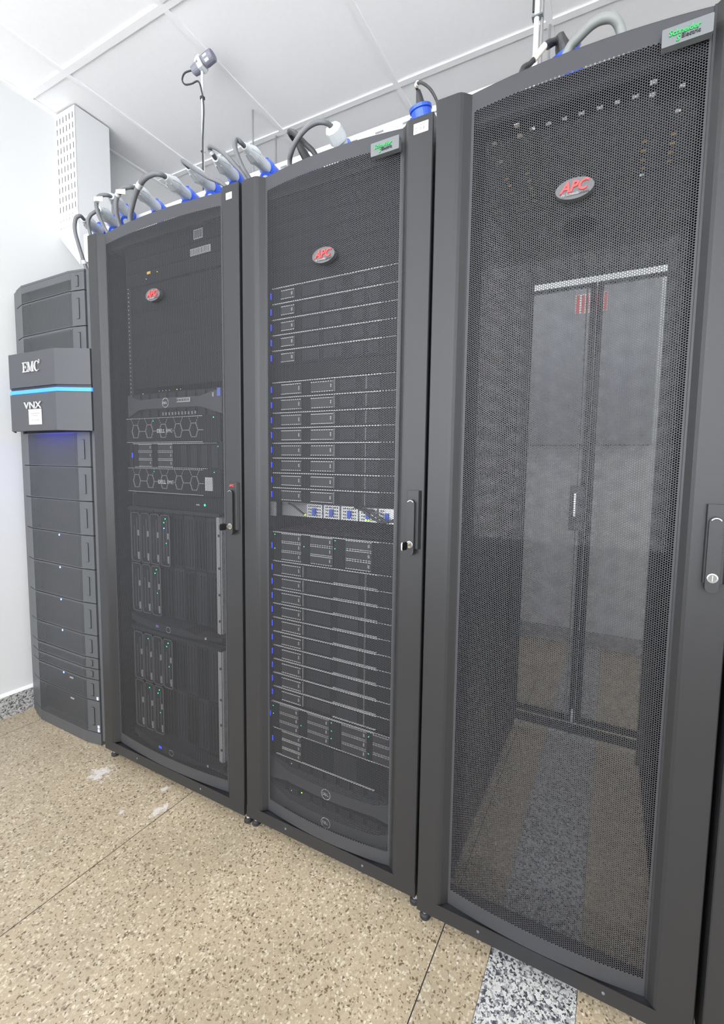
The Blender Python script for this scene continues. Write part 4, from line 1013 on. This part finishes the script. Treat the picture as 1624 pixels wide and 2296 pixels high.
sock('s', (.872, .155, 2.092), (.1, .8, -.5), 'low blue socket just showing over the middle rack', .03)
pg = empty('power_plug', (1.267, .10, 2.132), 'tapered black plug standing in the blue socket beside the right-hand rack', 'plug')
MB().lathe((0, 0, 0), (.10, .30, -.95), [(0, .0055), (.01, .008), (.03, .0115), (.045, .015), (.055, .017), (.062, .017)], 16).build('body', 'cable2', pg)
sock('s', (1.269, .110, 2.098), (.12, .35, -.93), 'tall blue socket at the right end of the middle rack', .0265, .10)
pg = empty('power_plug', (1.607, .140, 2.158), 'black right-angled plug over the right-hand rack', 'plug')
m = MB(); m.lathe((0, 0, 0), (.25, .55, -.8), [(-.012, .004), (-.010, .009), (.0, .012), (.01, .016), (.04, .021), (.046, .022)], 16); m.tube(smooth_path([(0, 0, -.002), (-.012, -.008, -.006), (-.026, -.02, -.02)]), .0075, 10); m.build('body', 'cable2', pg)
sock('s', (1.615, .152, 2.142), (.25, .55, -.8), 'blue socket behind the black right-angled plug over the right-hand rack', .031)
c13 = [(1.600, .12, 1.99), (1.612, .105, 2.05), (1.630, 0.100, 2.094), (1.654, 0.090, 2.104), (1.680, 0.080, 2.110), (1.701, 0.080, 2.112), (1.721, 0.080, 2.103), (1.734, 0.090, 2.085), (1.739, 0.090, 2.05), (1.74, .10, 1.98)]
pts = smooth_path(c13); o0 = pts[0]
tag(MB().tube([p-o0 for p in pts], .0095, 14).build('power_cable', 'thick', None, o0), 'very thick grey cable arching over the right-hand rack', 'cable', 'power cables over the racks')

# sensor on its conduit
sn = empty('air_sensor', (.234, .30, 2.724), 'small grey slotted air sensor head on a white conduit under the ceiling', 'sensor')
d = Vector((.95, .1, .30)).normalized()
m = MB(); m.lathe(d*-.046+Vector((0, 0, -.004)), d, [(0, .010), (.004, .016), (.02, .018), (.034, .018)], 18); m.build('gland_nut', 'sensor', sn)
b = MB().lathe(d*-.012, d, [(0, .026), (.010, .030), (.016, .030), (.022, .024)], 6).build('hex_flange', 'plug', sn)
m = MB(); m.lathe(d*.010, d, [(0, .012), (.006, .020), (.012, .0205), (.046, .0205), (.050, .018)], 20); m.build('sensor_cap', 'sensor', sn)
m = MB(); side = d.cross(Vector((0, 1, 0))).normalized()
for q in (-.9, -.2, .5):
    e = (Vector((0, -1, 0))*math.cos(q)+side*math.sin(q)).normalized(); f2 = d.cross(e).normalized()
    c0 = d*.026+e*.0208; V = [c0+f2*.0045, c0+d*.018+f2*.0045, c0+d*.018-f2*.0045, c0-f2*.0045]; m.add(V, [(0, 1, 2, 3)])
m.build('cap_window', 'label', sn)
MB().lathe(Vector((.0, -.028, -.010)), (0, -1, 0), [(0, .006), (.001, .006)], 12).build('label_dot', 'label', sn)
pole = MB().tube([(0, 0, 0), (0, 0, 2.695-2.224)], .0048, 10)
po = pole.build('sensor_conduit', 'steelw', None, (.2355, .30, 2.224)); tag(po, 'thin white conduit rising from the tray to the grey sensor', 'conduit')
MB().box(-.007, .007, -.006, .006, 2.595-2.224, 2.605-2.224).build('clip', 'ink', po); MB().box(-.007, .003, -.006, .006, 2.40-2.224, 2.405-2.224).build('clip', 'ink', po)
pts = smooth_path([(.195, .295, 2.712), (.165, .28, 2.700), (.155, .275, 2.675), (.170, .275, 2.652), (.20, .28, 2.648), (.232, .285, 2.650), (.250, .285, 2.61), (.256, .288, 2.55), (.246, .292, 2.48), (.240, .294, 2.42), (.240, .294, 2.225)])
tag(MB().tube([p-pts[0] for p in pts], .0030, 8).build('sensor_cable', 'cable2', None, pts[0]), 'thin dark cable curling from the grey sensor down its conduit', 'cable')
po = MB().tube([(0, 0, 0), (0, 0, ZC-2.23)], .0075, 12).build('conduit', 'steelw', None, (1.508, .35, 2.225)); tag(po, 'white vertical conduit behind the right-hand rack', 'conduit')
MB().tube([(.013, .004, 0), (.013, .004, ZC-2.23)], .004, 8).build('rod', 'rod', po); MB().tube([(-.009, -.006, .22), (-.0105, -.006, .4), (-.009, -.006, ZC-2.23)], .0028, 8).build('side_cable', 'cable2', po)
for z in (.05, .205): MB().box(-.012, .017, -.009, .008, z, z+.004).build('tie', 'plate', po)

# yellow fibre bundle on the right-hand rack roof
fb = MB()
for i in range(9): fb.tube([(0, .0+i*.015, .006), (.43, .0+i*.015, .006)], .0058, 6)
tag(fb.build('fibre_bundle', 'yellow', None, (1.44, .262, 1.9785)), 'yellow fibre cables lying on top of the right-hand rack, glimpsed through its roof holes', 'cable')
# back wall things glimpsed through the right-hand rack
sg = MB().box(-.095, .095, -.004, 0, -.058, .058).build('wall_sign', 'white', None, (1.585, YB-.0975, 2.25)); tag(sg, 'small sign with red bars on the back wall, seen through the right-hand rack', 'sign')
m = MB()
for x in (-.088, -.055, -.03, .0, .025, .05, .075): m.box(x, x+.018, -.005, -.004, -.055, .055)
m.build('red_bars', 'red', sg)
pn = empty('dark_wall_box', (1.55, YB-.001, 1.36), 'large grey electrical panel on the back wall, seen through the right-hand rack', 'panel')
MB().box(-.55, .42, -.09, 0, 0, .995).build('box', 'panelgrey', pn, bevel=.004); MB().box(-.54, -.07, -.095, -.0905, .01, .985).build('door', 'panelgrey', pn); MB().box(-.06, .41, -.095, -.0905, .01, .985).build('door', 'panelgrey', pn)  # made-up box giving the upper back wall a darker tone
